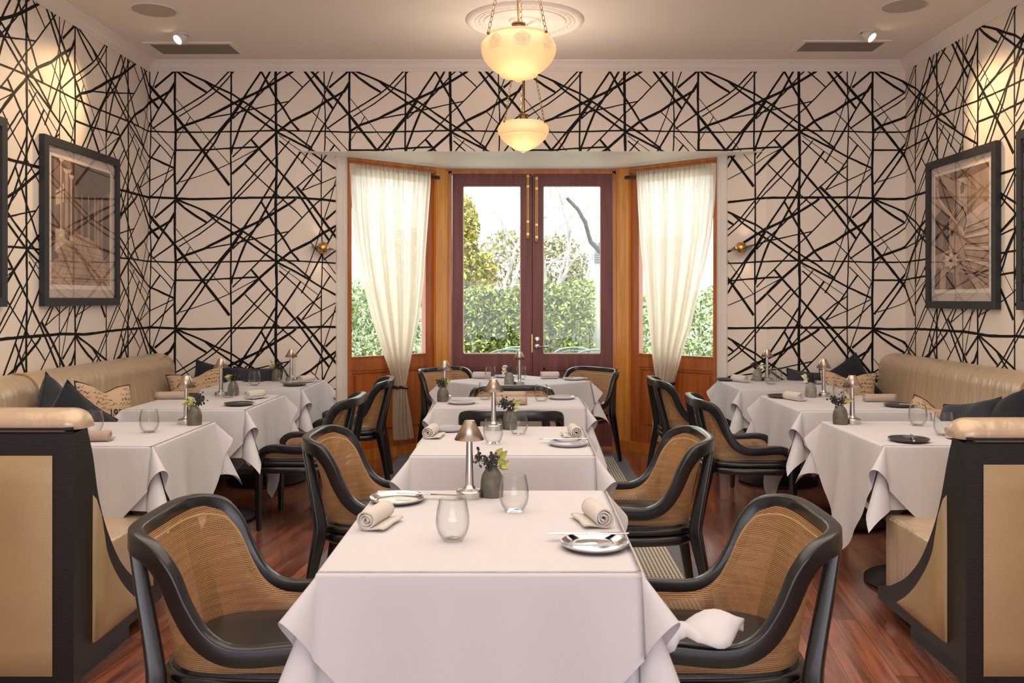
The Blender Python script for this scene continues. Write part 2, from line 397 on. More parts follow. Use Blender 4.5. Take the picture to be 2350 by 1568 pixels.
# ---------------------------------------------------------------- mesh helpers
class MB:
    def __init__(s):
        s.v = []; s.f = []; s.mi = []; s.uv = {}

    def quad_grid(s, P, closed_u=False, closed_v=False, mi=0, uv=None):
        """P[i][j] grid of points"""
        b = len(s.v); ni = len(P); nj = len(P[0])
        for i in range(ni):
            for j in range(nj):
                if uv:
                    s.uv[len(s.v)] = uv[i][j]
                s.v.append(tuple(P[i][j]))
        for i in range(ni if closed_u else ni - 1):
            for j in range(nj if closed_v else nj - 1):
                a = b + i * nj + j; c = b + ((i + 1) % ni) * nj + j
                d = b + ((i + 1) % ni) * nj + (j + 1) % nj; e = b + i * nj + (j + 1) % nj
                s.f.append((a, c, d, e)); s.mi.append(mi)
        return b

    def poly(s, pts, mi=0):
        b = len(s.v); s.v += [tuple(p) for p in pts]; s.f.append(tuple(range(b, b + len(pts)))); s.mi.append(mi)

    def box(s, x0, y0, z0, x1, y1, z1, mi=0, bev=0.0):
        if bev:
            return s.bbox(x0, y0, z0, x1, y1, z1, bev, mi)
        b = len(s.v)
        s.v += [(x0, y0, z0), (x1, y0, z0), (x1, y1, z0), (x0, y1, z0), (x0, y0, z1), (x1, y0, z1), (x1, y1, z1), (x0, y1, z1)]
        for q in ((3, 2, 1, 0), (4, 5, 6, 7), (0, 1, 5, 4), (1, 2, 6, 5), (2, 3, 7, 6), (3, 0, 4, 7)):
            s.f.append(tuple(b + k for k in q)); s.mi.append(mi)

    def bbox(s, x0, y0, z0, x1, y1, z1, r, mi=0, n=3):
        """box with rounded vertical outline and rounded top/bottom rims"""
        def outline(inset, k=n):
            out = []
            rr = max(r - inset, 1e-4)
            for cx, cy, a0 in ((x1 - r, y1 - r, 0), (x0 + r, y1 - r, 90), (x0 + r, y0 + r, 180), (x1 - r, y0 + r, 270)):
                for i in range(k + 1):
                    a = R(a0 + 90 * i / k); out.append((cx + rr * cos(a), cy + rr * sin(a)))
            return out
        rows = []
        for i in range(n + 1):
            a = pi / 2 * i / n; ins = r * (1 - sin(a)); z = z0 + r * (1 - cos(a))
            rows.append([(x, y, z) for x, y in outline(ins)])
        for i in range(n + 1):
            a = pi / 2 * (1 - i / n); ins = r * (1 - sin(a)); z = z1 - r * (1 - cos(a))
            rows.append([(x, y, z) for x, y in outline(ins)])
        b = s.quad_grid(rows, closed_v=True, mi=mi)
        # orientation fix is done at build by recalculation
        s.poly([(x, y, z0) for x, y in outline(r)][::-1], mi); s.poly([(x, y, z1) for x, y in outline(r)], mi)

    def prism(s, pts, axis, a0, a1, mi=0):
        """extrude a 2D polygon along an axis; pts in the two other axes in order"""
        def P(p, a):
            if axis == 'x': return (a, p[0], p[1])
            if axis == 'y': return (p[0], a, p[1])
            return (p[0], p[1], a)
        A = [P(p, a0) for p in pts]; B = [P(p, a1) for p in pts]
        s.quad_grid([A, B], closed_v=True, mi=mi); s.poly(A[::-1], mi); s.poly(B, mi)

    def tube(s, path, r, n=8, mi=0, cap=True, closed=False):
        path = [V(p) for p in path]; m = len(path)
        rs = r if isinstance(r, (list, tuple)) else [r] * m
        rows = []; up = None
        for i, p in enumerate(path):
            if closed:
                t = (path[(i + 1) % m] - path[i - 1]).normalized()
            else:
                t = (path[min(i + 1, m - 1)] - path[max(i - 1, 0)]).normalized()
            if up is None:
                up = V((0, 0, 1)) if abs(t.z) < 0.9 else V((1, 0, 0))
            x = (up - t * up.dot(t))
            if x.length < 1e-6: x = t.orthogonal()
            x.normalize(); y = t.cross(x); up = x
            rows.append([p + (x * cos(2 * pi * k / n) + y * sin(2 * pi * k / n)) * rs[i] for k in range(n)])
        s.quad_grid(rows, closed_u=closed, closed_v=True, mi=mi)
        if cap and not closed:
            s.poly(rows[0][::-1], mi); s.poly(rows[-1], mi)

    def lathe(s, prof, n=24, c=(0, 0, 0), mi=0, wob=None):
        rows = []
        for r, z in prof:
            rows.append([(c[0] + r * (1 + (wob(k / n, z) if wob else 0)) * cos(2 * pi * k / n), c[1] + r * (1 + (wob(k / n, z) if wob else 0)) * sin(2 * pi * k / n), c[2] + z) for k in range(n)])
        s.quad_grid(rows, closed_v=True, mi=mi)
        if prof[0][0] > 1e-5: s.poly(rows[0][::-1], mi)
        if prof[-1][0] > 1e-5 and prof[-1] is not prof[0]: s.poly(rows[-1], mi)

    def sweep(s, path, nrm, w, h, mi=0, k=3, cap=True):
        """rounded-rectangle section along path; nrm[i] outward vector; w along it, h across"""
        path = [V(p) for p in path]; m = len(path); rows = []
        for i, p in enumerate(path):
            t = (path[min(i + 1, m - 1)] - path[max(i - 1, 0)]).normalized()
            n = V(nrm[i]); n = (n - t * n.dot(t)).normalized(); b = t.cross(n)
            ww = (w[i] if isinstance(w, list) else w) / 2; hh = (h[i] if isinstance(h, list) else h) / 2
            rr = min(ww, hh) * 0.38
            row = []
            for cx, cy, a0 in ((ww - rr, hh - rr, 0), (-ww + rr, hh - rr, 90), (-ww + rr, -hh + rr, 180), (ww - rr, -hh + rr, 270)):
                for q in range(k + 1):
                    a = R(a0 + 90 * q / k); row.append(p + n * (cx + rr * cos(a)) + b * (cy + rr * sin(a)))
            rows.append(row)
        s.quad_grid(rows, closed_v=True, mi=mi)
        if cap:
            s.poly(rows[0][::-1], mi); s.poly(rows[-1], mi)

    def sphere(s, c, r, n=8, mi=0, sq=1.0):
        rows = []
        for i in range(n // 2 + 1):
            a = pi * i / (n // 2)
            rows.append([(c[0] + r * sin(a) * cos(2 * pi * k / n), c[1] + r * sin(a) * sin(2 * pi * k / n), c[2] - r * cos(a) * sq) for k in range(n)])
        s.quad_grid(rows, closed_v=True, mi=mi)

    def xform(s, mtx, start=0):
        for i in range(start, len(s.v)):
            s.v[i] = tuple(mtx @ V(s.v[i]))

    def build(s, name, mats, parent=None, smooth=True, angle=35, recalc=False, merge=False, solid=0):
        me = bpy.data.meshes.new(name)
        me.from_pydata(s.v, [], s.f)
        mats = mats if isinstance(mats, (list, tuple)) else [mats]
        for m in mats: me.materials.append(m)
        if len(mats) > 1: me.polygons.foreach_set('material_index', s.mi)
        if s.uv:
            ul = me.uv_layers.new(name='UVMap')
            for lp in me.loops:
                ul.data[lp.index].uv = s.uv.get(lp.vertex_index, (0, 0))
        if recalc or merge:
            import bmesh
            bm = bmesh.new(); bm.from_mesh(me)
            if merge: bmesh.ops.remove_doubles(bm, verts=bm.verts, dist=1e-5)
            if recalc: bmesh.ops.recalc_face_normals(bm, faces=bm.faces)
            bm.to_mesh(me); bm.free()
        if smooth:
            me.shade_smooth()
            me.set_sharp_from_angle(angle=R(angle))
        me.update()
        o = bpy.data.objects.new(name, me); COL.objects.link(o)
        if parent is not None: o.parent = parent
        if solid:
            md = o.modifiers.new('thickness', 'SOLIDIFY'); md.thickness = solid; md.offset = 0
        return o


def tag(o, label=None, cat=None, group=None, kind=None):
    if label: o['label'] = label
    if cat: o['category'] = cat
    if group: o['group'] = group
    if kind: o['kind'] = kind
    return o


def empty(name, loc=(0, 0, 0), rz=0, label=None, cat=None, group=None, kind=None):
    o = bpy.data.objects.new(name, None); COL.objects.link(o); o.location = loc; o.rotation_euler = (0, 0, rz)
    o.empty_display_size = 0.1
    return tag(o, label, cat, group, kind)


def dup(root, loc, rz=0, label=None, group=None, scale=None):
    r = root.copy(); COL.objects.link(r); r.location = loc; r.rotation_euler = (0, 0, rz)
    if scale: r.scale = scale
    if label: r['label'] = label
    if group: r['group'] = group
    for ch in list(root.children):
        c = ch.copy(); COL.objects.link(c); c.parent = r
        for g in list(ch.children):
            d = g.copy(); COL.objects.link(d); d.parent = c
    return r


def crom(pts, n):
    """Catmull-Rom resample"""
    P = [V(p) for p in pts]; out = []
    for i in range(len(P) - 1):
        p0 = P[max(i - 1, 0)]; p1 = P[i]; p2 = P[i + 1]; p3 = P[min(i + 2, len(P) - 1)]
        for k in range(n):
            t = k / n
            out.append(0.5 * ((2 * p1) + (p2 - p0) * t + (2 * p0 - 5 * p1 + 4 * p2 - p3) * t * t + (3 * p1 - p0 - 3 * p2 + p3) * t ** 3))
    out.append(P[-1]); return out


def interp(tab, x):
    if x <= tab[0][0]: return tab[0][1]
    for (a, va), (b, vb) in zip(tab, tab[1:]):
        if x <= b: return va + (vb - va) * (x - a) / (b - a)
    return tab[-1][1]


STRUCT = dict(kind='structure')
# ---------------------------------------------------------------- room shell
XL, XR, YB, ZC = -2.91, 3.02, 7.0, 3.19
YR = -8.0
SL = V((-1.755, 7.0, 0)); SR = V((1.93, 7.0, 0)); DL = V((-0.654, 7.975, 0)); DR = V((0.874, 7.975, 0))
ZB = 2.494
dl = (DL - SL).normalized(); dr = (DR - SR).normalized(); LENL = (DL - SL).length; LENR = (DR - SR).length
nl = V((-dl.y, dl.x, 0)); nr = V((dr.y, -dr.x, 0))      # towards the garden
BAY = [(SL, dl, nl, LENL), (SR, dr, nr, LENR)]

mb = MB(); mb.box(XL - .2, YR, -0.1, XR + .2, YB, 0); 
mb.prism([(SL.x, YB), (SR.x, YB), (DR.x, DR.y + .15), (DL.x, DL.y + .15)], 'z', -0.1, 0)
tag(mb.build('floor', M['floor'], smooth=False), **STRUCT)
mb = MB(); mb.box(XL - .2, YR, ZC, XR + .2, YB + .1, ZC + 0.1)
tag(mb.build('ceiling', M['plaster'], smooth=False), **STRUCT)
mb = MB(); mb.prism([(SL.x, YB + .0005), (SR.x, YB + .0005), (DR.x, DR.y + .15), (DL.x, DL.y + .15)], 'z', ZB - .002, ZB + 0.05)
tag(mb.build('bay_ceiling', M['soffit'], smooth=False), **STRUCT)
mb = MB(); mb.box(XL - .2, YR - .1, 0, XR + .2, YR, ZC)
tag(mb.build('wall_rear', M['paper'], smooth=False), **STRUCT)

# wallpaper tile, drawn once as pen strokes in units of one repeat (1527 x 1142)
TW, TH = 1530.0, 1142.0
USC = 7.0 / FPX / 3.824
W0 = [
    ([(238, 23), (233, 300), (243, 620), (232, 900), (240, 1165)], 20),
    ([(730, 23), (728, 400), (725, 800), (732, 1165)], 15),
    ([(1120, 23), (1122, 500), (1129, 900), (1120, 1165)], 24),
    ([(1543, 23), (1549, 300), (1557, 520), (1546, 850), (1544, 1165)], 11),
    ([(238, 588), (600, 586), (1120, 572), (1545, 580), (1768, 588)], 13),
    ([(238, 1168), (420, 1176), (730, 1165), (1120, 1160), (1300, 1160), (1545, 1158), (1768, 1168)], 20),
    ([(238, 745), (470, 745), (730, 728), (950, 717)], 15),
    ([(242, 38), (320, 110), (420, 180), (512, 235)], 21),
    ([(240, 25), (310, 60), (440, 112), (510, 143), (600, 190), (740, 255), (880, 345), (1120, 510), (1280, 610), (1440, 730)], 17),
    ([(505, 145), (600, 228), (730, 315), (870, 400), (1130, 587), (1430, 740), (1560, 810), (1768, 907)], 18),
    ([(1245, 660), (1150, 775), (1085, 845), (960, 985), (780, 1165), (600, 1372), (450, 1482), (270, 1592)], 11),
    ([(1050, 820), (900, 985), (740, 1165), (600, 1312), (500, 1397), (380, 1472), (238, 1557), (38, 1700)], 13),
    ([(250, 575), (330, 525), (490, 468), (730, 345), (830, 295), (1000, 215), (1120, 145), (1260, 60), (1300, 28)], 24),
    ([(495, 468), (730, 427), (870, 395), (1240, 315)], 11),
    ([(740, 805), (900, 655), (1110, 435), (1240, 315), (1360, 190), (1500, 50), (1560, 6), (1757, -192)], 12),
    ([(1120, -160), (990, 55), (845, 275), (720, 460), (610, 590), (480, 745), (250, 1045)], 17),
    ([(830, 320), (725, 475), (630, 590), (590, 672), (500, 790), (370, 980), (245, 1160)], 16),
    ([(1340, 755), (1200, 965), (1130, 1085), (1070, 1197), (940, 1432), (855, 1562), (800, 1702), (740, 1862), (730, 1922)], 18),
    ([(1550, 880), (1430, 960), (1300, 1070), (1130, 1230), (1000, 1375), (920, 1450), (740, 1612)], 12),
    ([(990, 50), (1120, 280), (1200, 400), (1260, 500), (1325, 572)], 19),
    ([(850, 870), (960, 980), (1110, 1115), (1230, 1220), (1300, 1280), (1357, 1337)], 11),
    ([(905, 650), (980, 740), (1130, 905), (1290, 1090), (1390, 1215), (1550, 1430), (1625, 1525)], 20),
    ([(1310, 1072), (1440, 1200), (1560, 1340), (1700, 1500), (1790, 1610), (1870, 1715), (2017, 1900), (2245, 2195)], 24),
    ([(1350, 858), (1430, 722), (1545, 520), (1660, 320), (1720, 225), (1765, 160)], 15),
    ([(735, 955), (840, 860), (960, 740), (1130, 590), (1260, 490), (1440, 400), (1560, 320), (1720, 230), (1768, 150)], 23),
    ([(1587, 195), (1680, 120), (1765, 45)], 20),
    ([(1757, 760), (1720, 880), (1677, 1020), (1627, 1180), (1580, 1310), (1540, 1422), (1480, 1602), (1375, 1862)], 9),
    ([(1440, 410), (1550, 520), (1680, 670), (1755, 752)], 8),
    ([(1560, 625), (1680, 745), (1737, 815)], 9),
    ([(1635, 700), (1560, 808), (1470, 947), (1355, 1095)], 14),
    ([(1355, 1095), (1560, 1005), (1750, 915)], 9),
    ([(1150, 662), (1370, 857), (1555, 1014)], 12),
    ([(1150, 617), (1330, 747), (1515, 872)], 6),
    ([(245, 290), (300, 360), (370, 450), (480, 590), (600, 740), (715, 865)], 6),
    ([(370, 450), (310, 560), (250, 660)], 7),
    ([(280, 1026), (440, 975), (610, 910), (720, 860), (850, 790), (955, 735)], 8),
]
rs = random.Random(4)


def stroke_segs(pts, wd):
    P = [V((x, y)) for x, y in pts]
    Q = []
    for a, b in zip(P, P[1:]):
        n = max(1, int((b - a).length / 55))
        for k in range(n):
            Q.append(a.lerp(b, k / n))
    Q.append(P[-1])
    L_, R_ = [], []
    for i, p in enumerate(Q):
        t = (Q[min(i + 1, len(Q) - 1)] - Q[max(i - 1, 0)]).normalized(); n = V((-t.y, t.x))
        hw = wd / 2 * (1 + rs.uniform(-.13, .13)); p = p + n * rs.uniform(-1.3, 1.3)
        L_.append(p + n * hw); R_.append(p - n * hw)
    return [[L_[i], L_[i + 1], R_[i + 1], R_[i]] for i in range(len(Q) - 1)]


TILE = []
for pts, wd in W0:
    TILE += stroke_segs(pts, wd)


def clip(poly, cp):
    """clip convex polygon against a convex CCW polygon"""
    out = poly
    for i in range(len(cp)):
        a = cp[i]; b = cp[(i + 1) % len(cp)]; inp = out; out = []
        if not inp: return []

        def side(p): return (b[0] - a[0]) * (p[1] - a[1]) - (b[1] - a[1]) * (p[0] - a[0])
        for j in range(len(inp)):
            p = inp[j]; q = inp[(j + 1) % len(inp)]; sp = side(p); sq = side(q)
            if sp >= 0: out.append(p)
            if (sp >= 0) != (sq >= 0):
                t = sp / (sp - sq); out.append((p[0] + (q[0] - p[0]) * t, p[1] + (q[1] - p[1]) * t))
    return out


UN = (402.2 - 1193) * 7.0 / FPX; ZN = H + (688 - 454.7) * 7.0 / FPX    # a node of the pattern on the back wall


def papered(name, regions, to3d, back, lift=0.0012):
    """wall made of rectangular regions (u0,z0,u1,z1) in unfolded wall coordinates, wallpaper strokes laid over it"""
    m = MB()
    cnt = 0
    for (u0, z0, u1, z1) in regions:
        F = [to3d(u0, z0, 0), to3d(u1, z0, 0), to3d(u1, z1, 0), to3d(u0, z1, 0)]
        B = [to3d(u0, z0, -back), to3d(u1, z0, -back), to3d(u1, z1, -back), to3d(u0, z1, -back)]
        m.poly(F); m.poly(B[::-1])
        for i in range(4):
            j = (i + 1) % 4; m.poly([F[j], F[i], B[i], B[j]])
        cp = [(u0, z0), (u1, z0), (u1, z1), (u0, z1)]
        pw = TW * USC; ph = TH * USC
        i0 = int(math.floor((u0 - UN) / pw)) - 2; i1 = int(math.ceil((u1 - UN) / pw)) + 1
        j0 = int(math.floor((z0 - ZN) / ph)) - 2; j1 = int(math.ceil((z1 - ZN) / ph)) + 2
        for i in range(i0, i1 + 1):
            for j in range(j0, j1 + 1):
                for q in TILE:
                    pq = [(UN + i * pw + (p.x - 238) * USC, ZN + j * ph - (p.y - 1165) * USC) for p in q]
                    if max(p[0] for p in pq) < u0 or min(p[0] for p in pq) > u1 or max(p[1] for p in pq) < z0 or min(p[1] for p in pq) > z1: continue
                    ar = sum(pq[k][0] * pq[(k + 1) % 4][1] - pq[(k + 1) % 4][0] * pq[k][1] for k in range(4))
                    if ar < 0: pq = pq[::-1]
                    c = clip(pq, cp)
                    if len(c) > 2:
                        cnt += 1
                        m.poly([to3d(p[0], p[1], lift + (cnt % 97) * 7e-6) for p in c], 1)
    return tag(m.build(name, [M['paper'], M['ink']], smooth=False), **STRUCT)


papered('wall_back', [(XL, 0, SL.x, ZB), (SR.x, 0, XR, ZB), (XL, ZB, XR, ZC)], lambda u, z, d: (u, YB - d, z), 0.12)
papered('wall_left', [(XL - 15.0, 0, XL, ZC)], lambda u, z, d: (XL + d, YB + (u - XL), z), 0.12)
papered('wall_right', [(XR, 0, XR + 15.0, ZC)], lambda u, z, d: (XR - d, YB - (u - XR), z), 0.12)
WPL, WPR = 0.352, 0.336
papered('wall_bay_left', [(SL.x, 0, SL.x + WPL, ZB)], lambda u, z, d: tuple(SL + dl * (u - SL.x) - nl * d + V((0, 0, z))), 0.1)
papered('wall_bay_right', [(SR.x - WPR, 0, SR.x, ZB)], lambda u, z, d: tuple(SR + dr * (SR.x - u) - nr * d + V((0, 0, z))), 0.1)


def cornice(name, pts):
    """moulded plaster cornice; pts: run of (point, inward dir) corners in plan"""
    prof = [(0, 0), (0.006, 0), (0.010, 0.008), (0.022, 0.016), (0.034, 0.034), (0.048, 0.050), (0.062, 0.056), (0.066, 0.062), (0.080, 0.064), (0.084, 0.072), (0, 0.072)]
    m = MB(); z0 = ZC - 0.072
    rows = []
    for (x, y, dx, dy) in pts:
        rows.append([(x + dx * a, y + dy * a, z0 + b) for a, b in prof])
    m.quad_grid(rows, closed_v=True)
    return tag(m.build(name, M['plaster'], angle=50), **STRUCT)


cornice('trim_1', [(XL, YB, 1, -1), (XR, YB, -1, -1)])
cornice('trim_2', [(XL, YR, 1, 0), (XL, YB, 1, -1)])
cornice('trim_3', [(XR, YB, -1, -1), (XR, YR, -1, 0)])


def bay_pt(side, t, d, z):
    S, D_, n, _ = BAY[side]
    p = S + D_ * t + n * d
    return (p.x, p.y, z)


def bay_box(m, side, t0, d0, z0, t1, d1, z1, mi=0):
    """box in bay wall coordinates: t along, d towards the garden, z up"""
    C = [bay_pt(side, t, d, z) for z in (z0, z1) for (t, d) in ((t0, d0), (t1, d0), (t1, d1), (t0, d1))]
    b = len(m.v); m.v += C
    for q in ((3, 2, 1, 0), (4, 5, 6, 7), (0, 1, 5, 4), (1, 2, 6, 5), (2, 3, 7, 6), (3, 0, 4, 7)):
        q = q if side == 0 else q[::-1]
        m.f.append(tuple(b + k for k in q)); m.mi.append(mi)


GEO = [dict(wp=WPL, tr=0.452, g0=0.487, g1=1.238, st=1.336), dict(wp=WPR, tr=0.428, g0=0.458, g1=1.204, st=1.300)]
for s in (0, 1):
    g = GEO[s]; LEN = BAY[s][3]
    m = MB()
    bay_box(m, s, g['wp'], -0.022, 0, g['wp'] + 0.055, 0.06, ZB)
    bay_box(m, s, g['wp'] + 0.055, -0.030, 0, g['wp'] + 0.066, 0.06, ZB)
    bay_box(m, s, g['wp'] + 0.066, -0.016, 0, g['tr'], 0.06, ZB)
    tag(m.build('trim_%d' % (4 + s), M['white_trim'], smooth=False), **STRUCT)
    # window unit
    win = empty('window_%d' % (s + 1), bay_pt(s, g['tr'], 0, 0), kind='structure')
    win_inv = V(win.location)

    def put(m, name, mt, par=win, **k):
        for i, v in enumerate(m.v): m.v[i] = tuple(V(v) - win_inv)
        return m.build(name, mt, par, **k)
    m = MB()
    bay_box(m, s, g['tr'], -0.030, 0, g['g0'] - .004, 0.06, 2.486)
    bay_box(m, s, g['g1'] + .004, 0.0, 0, g['st'], 0.06, 2.486)
    bay_box(m, s, g['tr'], -0.020, 2.44, g['st'], 0.06, 2.486)
    bay_box(m, s, g['g0'] - .01, 0.0, 2.36, g['g1'] + .01, 0.05, 2.44)
    put(m, 'window_frame', M['oak_dark'], smooth=False)
    m = MB(); bay_box(m, s, g['tr'], -0.032, 2.466, g['st'], -0.01, 2.488); bay_box(m, s, g['tr'], -0.026, 2.452, g['st'], -0.01, 2.462)
    put(m, 'head_moulding', M['oak'], smooth=False)
    m = MB(); bay_box(m, s, g['st'], -0.028, 0, LEN + .004, 0.06, 2.490); bay_box(m, s, g['st'] - .004, -0.034, 0, g['st'] + .012, 0.0, 2.488)
    put(m, 'corner_post', M['oak_lit'], smooth=False)
    m = MB(); bay_box(m, s, g['g0'] - .01, -0.004, 0.745, g['g1'] + .01, 0.05, 0.853); bay_box(m, s, g['g0'] - .01, -0.012, 0.848, g['g1'] + .01, 0.05, 0.860)
    bay_box(m, s, g['g0'] - .01, 0.0, 0.085, g['g1'] + .01, 0.05, 0.20)
    put(m, 'rail', M['oak_dark'], smooth=False)
    m = MB()
    bay_box(m, s, g['g0'] - .01, 0.018, 0.2, g['g1'] + .01, 0.05, 0.745)
    a0, a1 = g['g0'] + .05, g['g1'] - .05
    bay_box(m, s, a0, 0.006, 0.245, a1, 0.03, 0.700)
    bay_box(m, s, g['g0'] - .01, 0.004, 0.2, g['g0'] + .012, 0.03, 0.745); bay_box(m, s, g['g1'] - .012, 0.004, 0.2, g['g1'] + .01, 0.03, 0.745)
    bay_box(m, s, g['g0'], 0.004, 0.2, g['g1'], 0.03, 0.222); bay_box(m, s, g['g0'], 0.004, 0.723, g['g1'], 0.03, 0.745)
    put(m, 'raised_panel', M['oak_dark'], smooth=False)
    m = MB(); bay_box(m, s, g['tr'], -0.045, 0, LEN - .03, 0.05, 0.085); bay_box(m, s, g['tr'], -0.052, 0, LEN - .02, 0.0, 0.03)
    put(m, 'plinth', M['oak'], smooth=False)
    m = MB(); bay_box(m, s, g['g0'] - .004, 0.022, 0.86, g['g1'] + .004, 0.028, 2.36)
    put(m, 'pane', M['pane'], smooth=False)

# french doors
YD = 7.975
kx = YD / FPX


def dx(px): return (px - 1193) * kx


dw = empty('door_1', (0.11, YD, 0), kind='structure')
OFF = V((0.11, YD, 0))


def dput(m, name, mt, par=None, **k):
    for i, v in enumerate(m.v): m.v[i] = tuple(V(v) - OFF)
    return m.build(name, mt, par or dw, **k)


m = MB()
m.box(DL.x - .03, YD - 0.02, 0, dx(1037), YD + .08, 2.494); m.box(dx(1405.5), YD - 0.02, 0, DR.x + .03, YD + .08, 2.494)
m.box(DL.x - .03, YD - 0.02, 2.452, DR.x + .03, YD + .08, 2.494)
m.box(DL.x + .0, YD - 0.035, 2.474, DR.x, YD, 2.490)
m.box(dx(1037) - .012, YD - 0.032, 0, dx(1037) - .004, YD, 2.46); m.box(dx(1405.5) + .004, YD - 0.032, 0, dx(1405.5) + .012, YD, 2.46)
dput(m, 'door_frame', M['oak'], smooth=False)
m = MB(); m.box(dx(1218), YD + .046, .022, dx(1226), YD + .056, 2.45); dput(m, 'meeting_strip', M['mahogany'], smooth=False)
m = MB(); m.box(dx(1037), YD - .03, -.0, dx(1405.5), YD + .1, 0.02); dput(m, 'threshold', M['oak'], smooth=False)
for (xa, xb, ga, gb) in ((1038, 1221, 1062.4, 1195), (1222.5, 1405, 1246.5, 1378.8)):
    xa, xb, ga, gb = dx(xa), dx(xb), dx(ga), dx(gb)
    y0, y1 = YD + .0, YD + .045
    m = MB()
    m.box(xa, y0, 0.022, ga, y1, 2.45); m.box(gb, y0, 0.022, xb, y1, 2.45)
    m.box(ga, y0, 2.345, gb, y1, 2.45); m.box(ga, y0, .722, gb, y1, .845); m.box(ga, y0, .022, gb, y1, .22)
    leaf = dput(m, 'door_leaf', M['mahogany'], smooth=False)
    m = MB(); m.box(ga, y0 + .018, .22, gb, y1, .722); m.box(ga + .045, y0 + .006, .265, gb - .045, y0 + .03, .677); m.box(ga, y0 + .004, .70, gb, y0 + .02, .722)
    m.box(ga, y0 + .004, .22, gb, y0 + .02, .235); m.box(ga, y0 + .004, .22, ga + .014, y0 + .02, .722); m.box(gb - .014, y0 + .004, .22, gb, y0 + .02, .722)
    dput(m, 'raised_panel', M['mahogany'], leaf, smooth=False)
    m = MB(); m.box(ga, y0 + .020, .845, gb, y0 + .026, 2.345); dput(m, 'pane', M['pane'], leaf, smooth=False)
    m = MB()
    for (a, b_, c, d) in ((ga, .845, ga + .007, 2.345), (gb - .007, .845, gb, 2.345), (ga, .845, gb, .855), (ga, 2.337, gb, 2.345)):
        m.box(a, y0 + .004, b_, c, y0 + .018, d)
    dput(m, 'glazing_bead', M['mat_white'], leaf, smooth=False)
for px, zt, zb in ((1211.5, 2.450, 1.885), (1231.5, 2.430, 1.858)):
    m = MB(); x = dx(px); m.box(x - .009, YD - .004, zb, x + .009, YD, zt)
    m.tube([(x, YD - .012, zb - .01), (x, YD - .012, zt)], .006, 8)
    for zz in (zb + .02, zb + .13, zt - .03, zt - .12): m.box(x - .012, YD - .018, zz, x + .012, YD, zz + .02)
    m.sphere((x, YD - .014, zb - .012), .013, 8)
    dput(m, 'bolt', M['brass'])
m = MB()
for zz in (H - (779 - 688) * kx, H - (796 - 688) * kx):
    x = dx(1233); b0 = len(m.v); m.lathe([(0.0, 0), (.026, 0), (.026, .004), (.018, .009), (.012, .010), (.009, .018), (0, .018)], 20)
    m.xform(Matrix.Translation((x, YD, zz)) @ Matrix.Rotation(R(90), 4, 'X'), b0)
zz = H - (796 - 688) * kx
m.tube([(x, YD - .018, zz), (x, YD - .05, zz), (x + .02, YD - .056, zz + .002), (x + .10, YD - .054, zz + .004)], .007, 8)
dput(m, 'handle', M['silver'])
m = MB(); m.box(dx(1221) - .004, YD - .006, .86, dx(1221) + .004, YD, 1.02); dput(m, 'lock_plate', M['brass'])

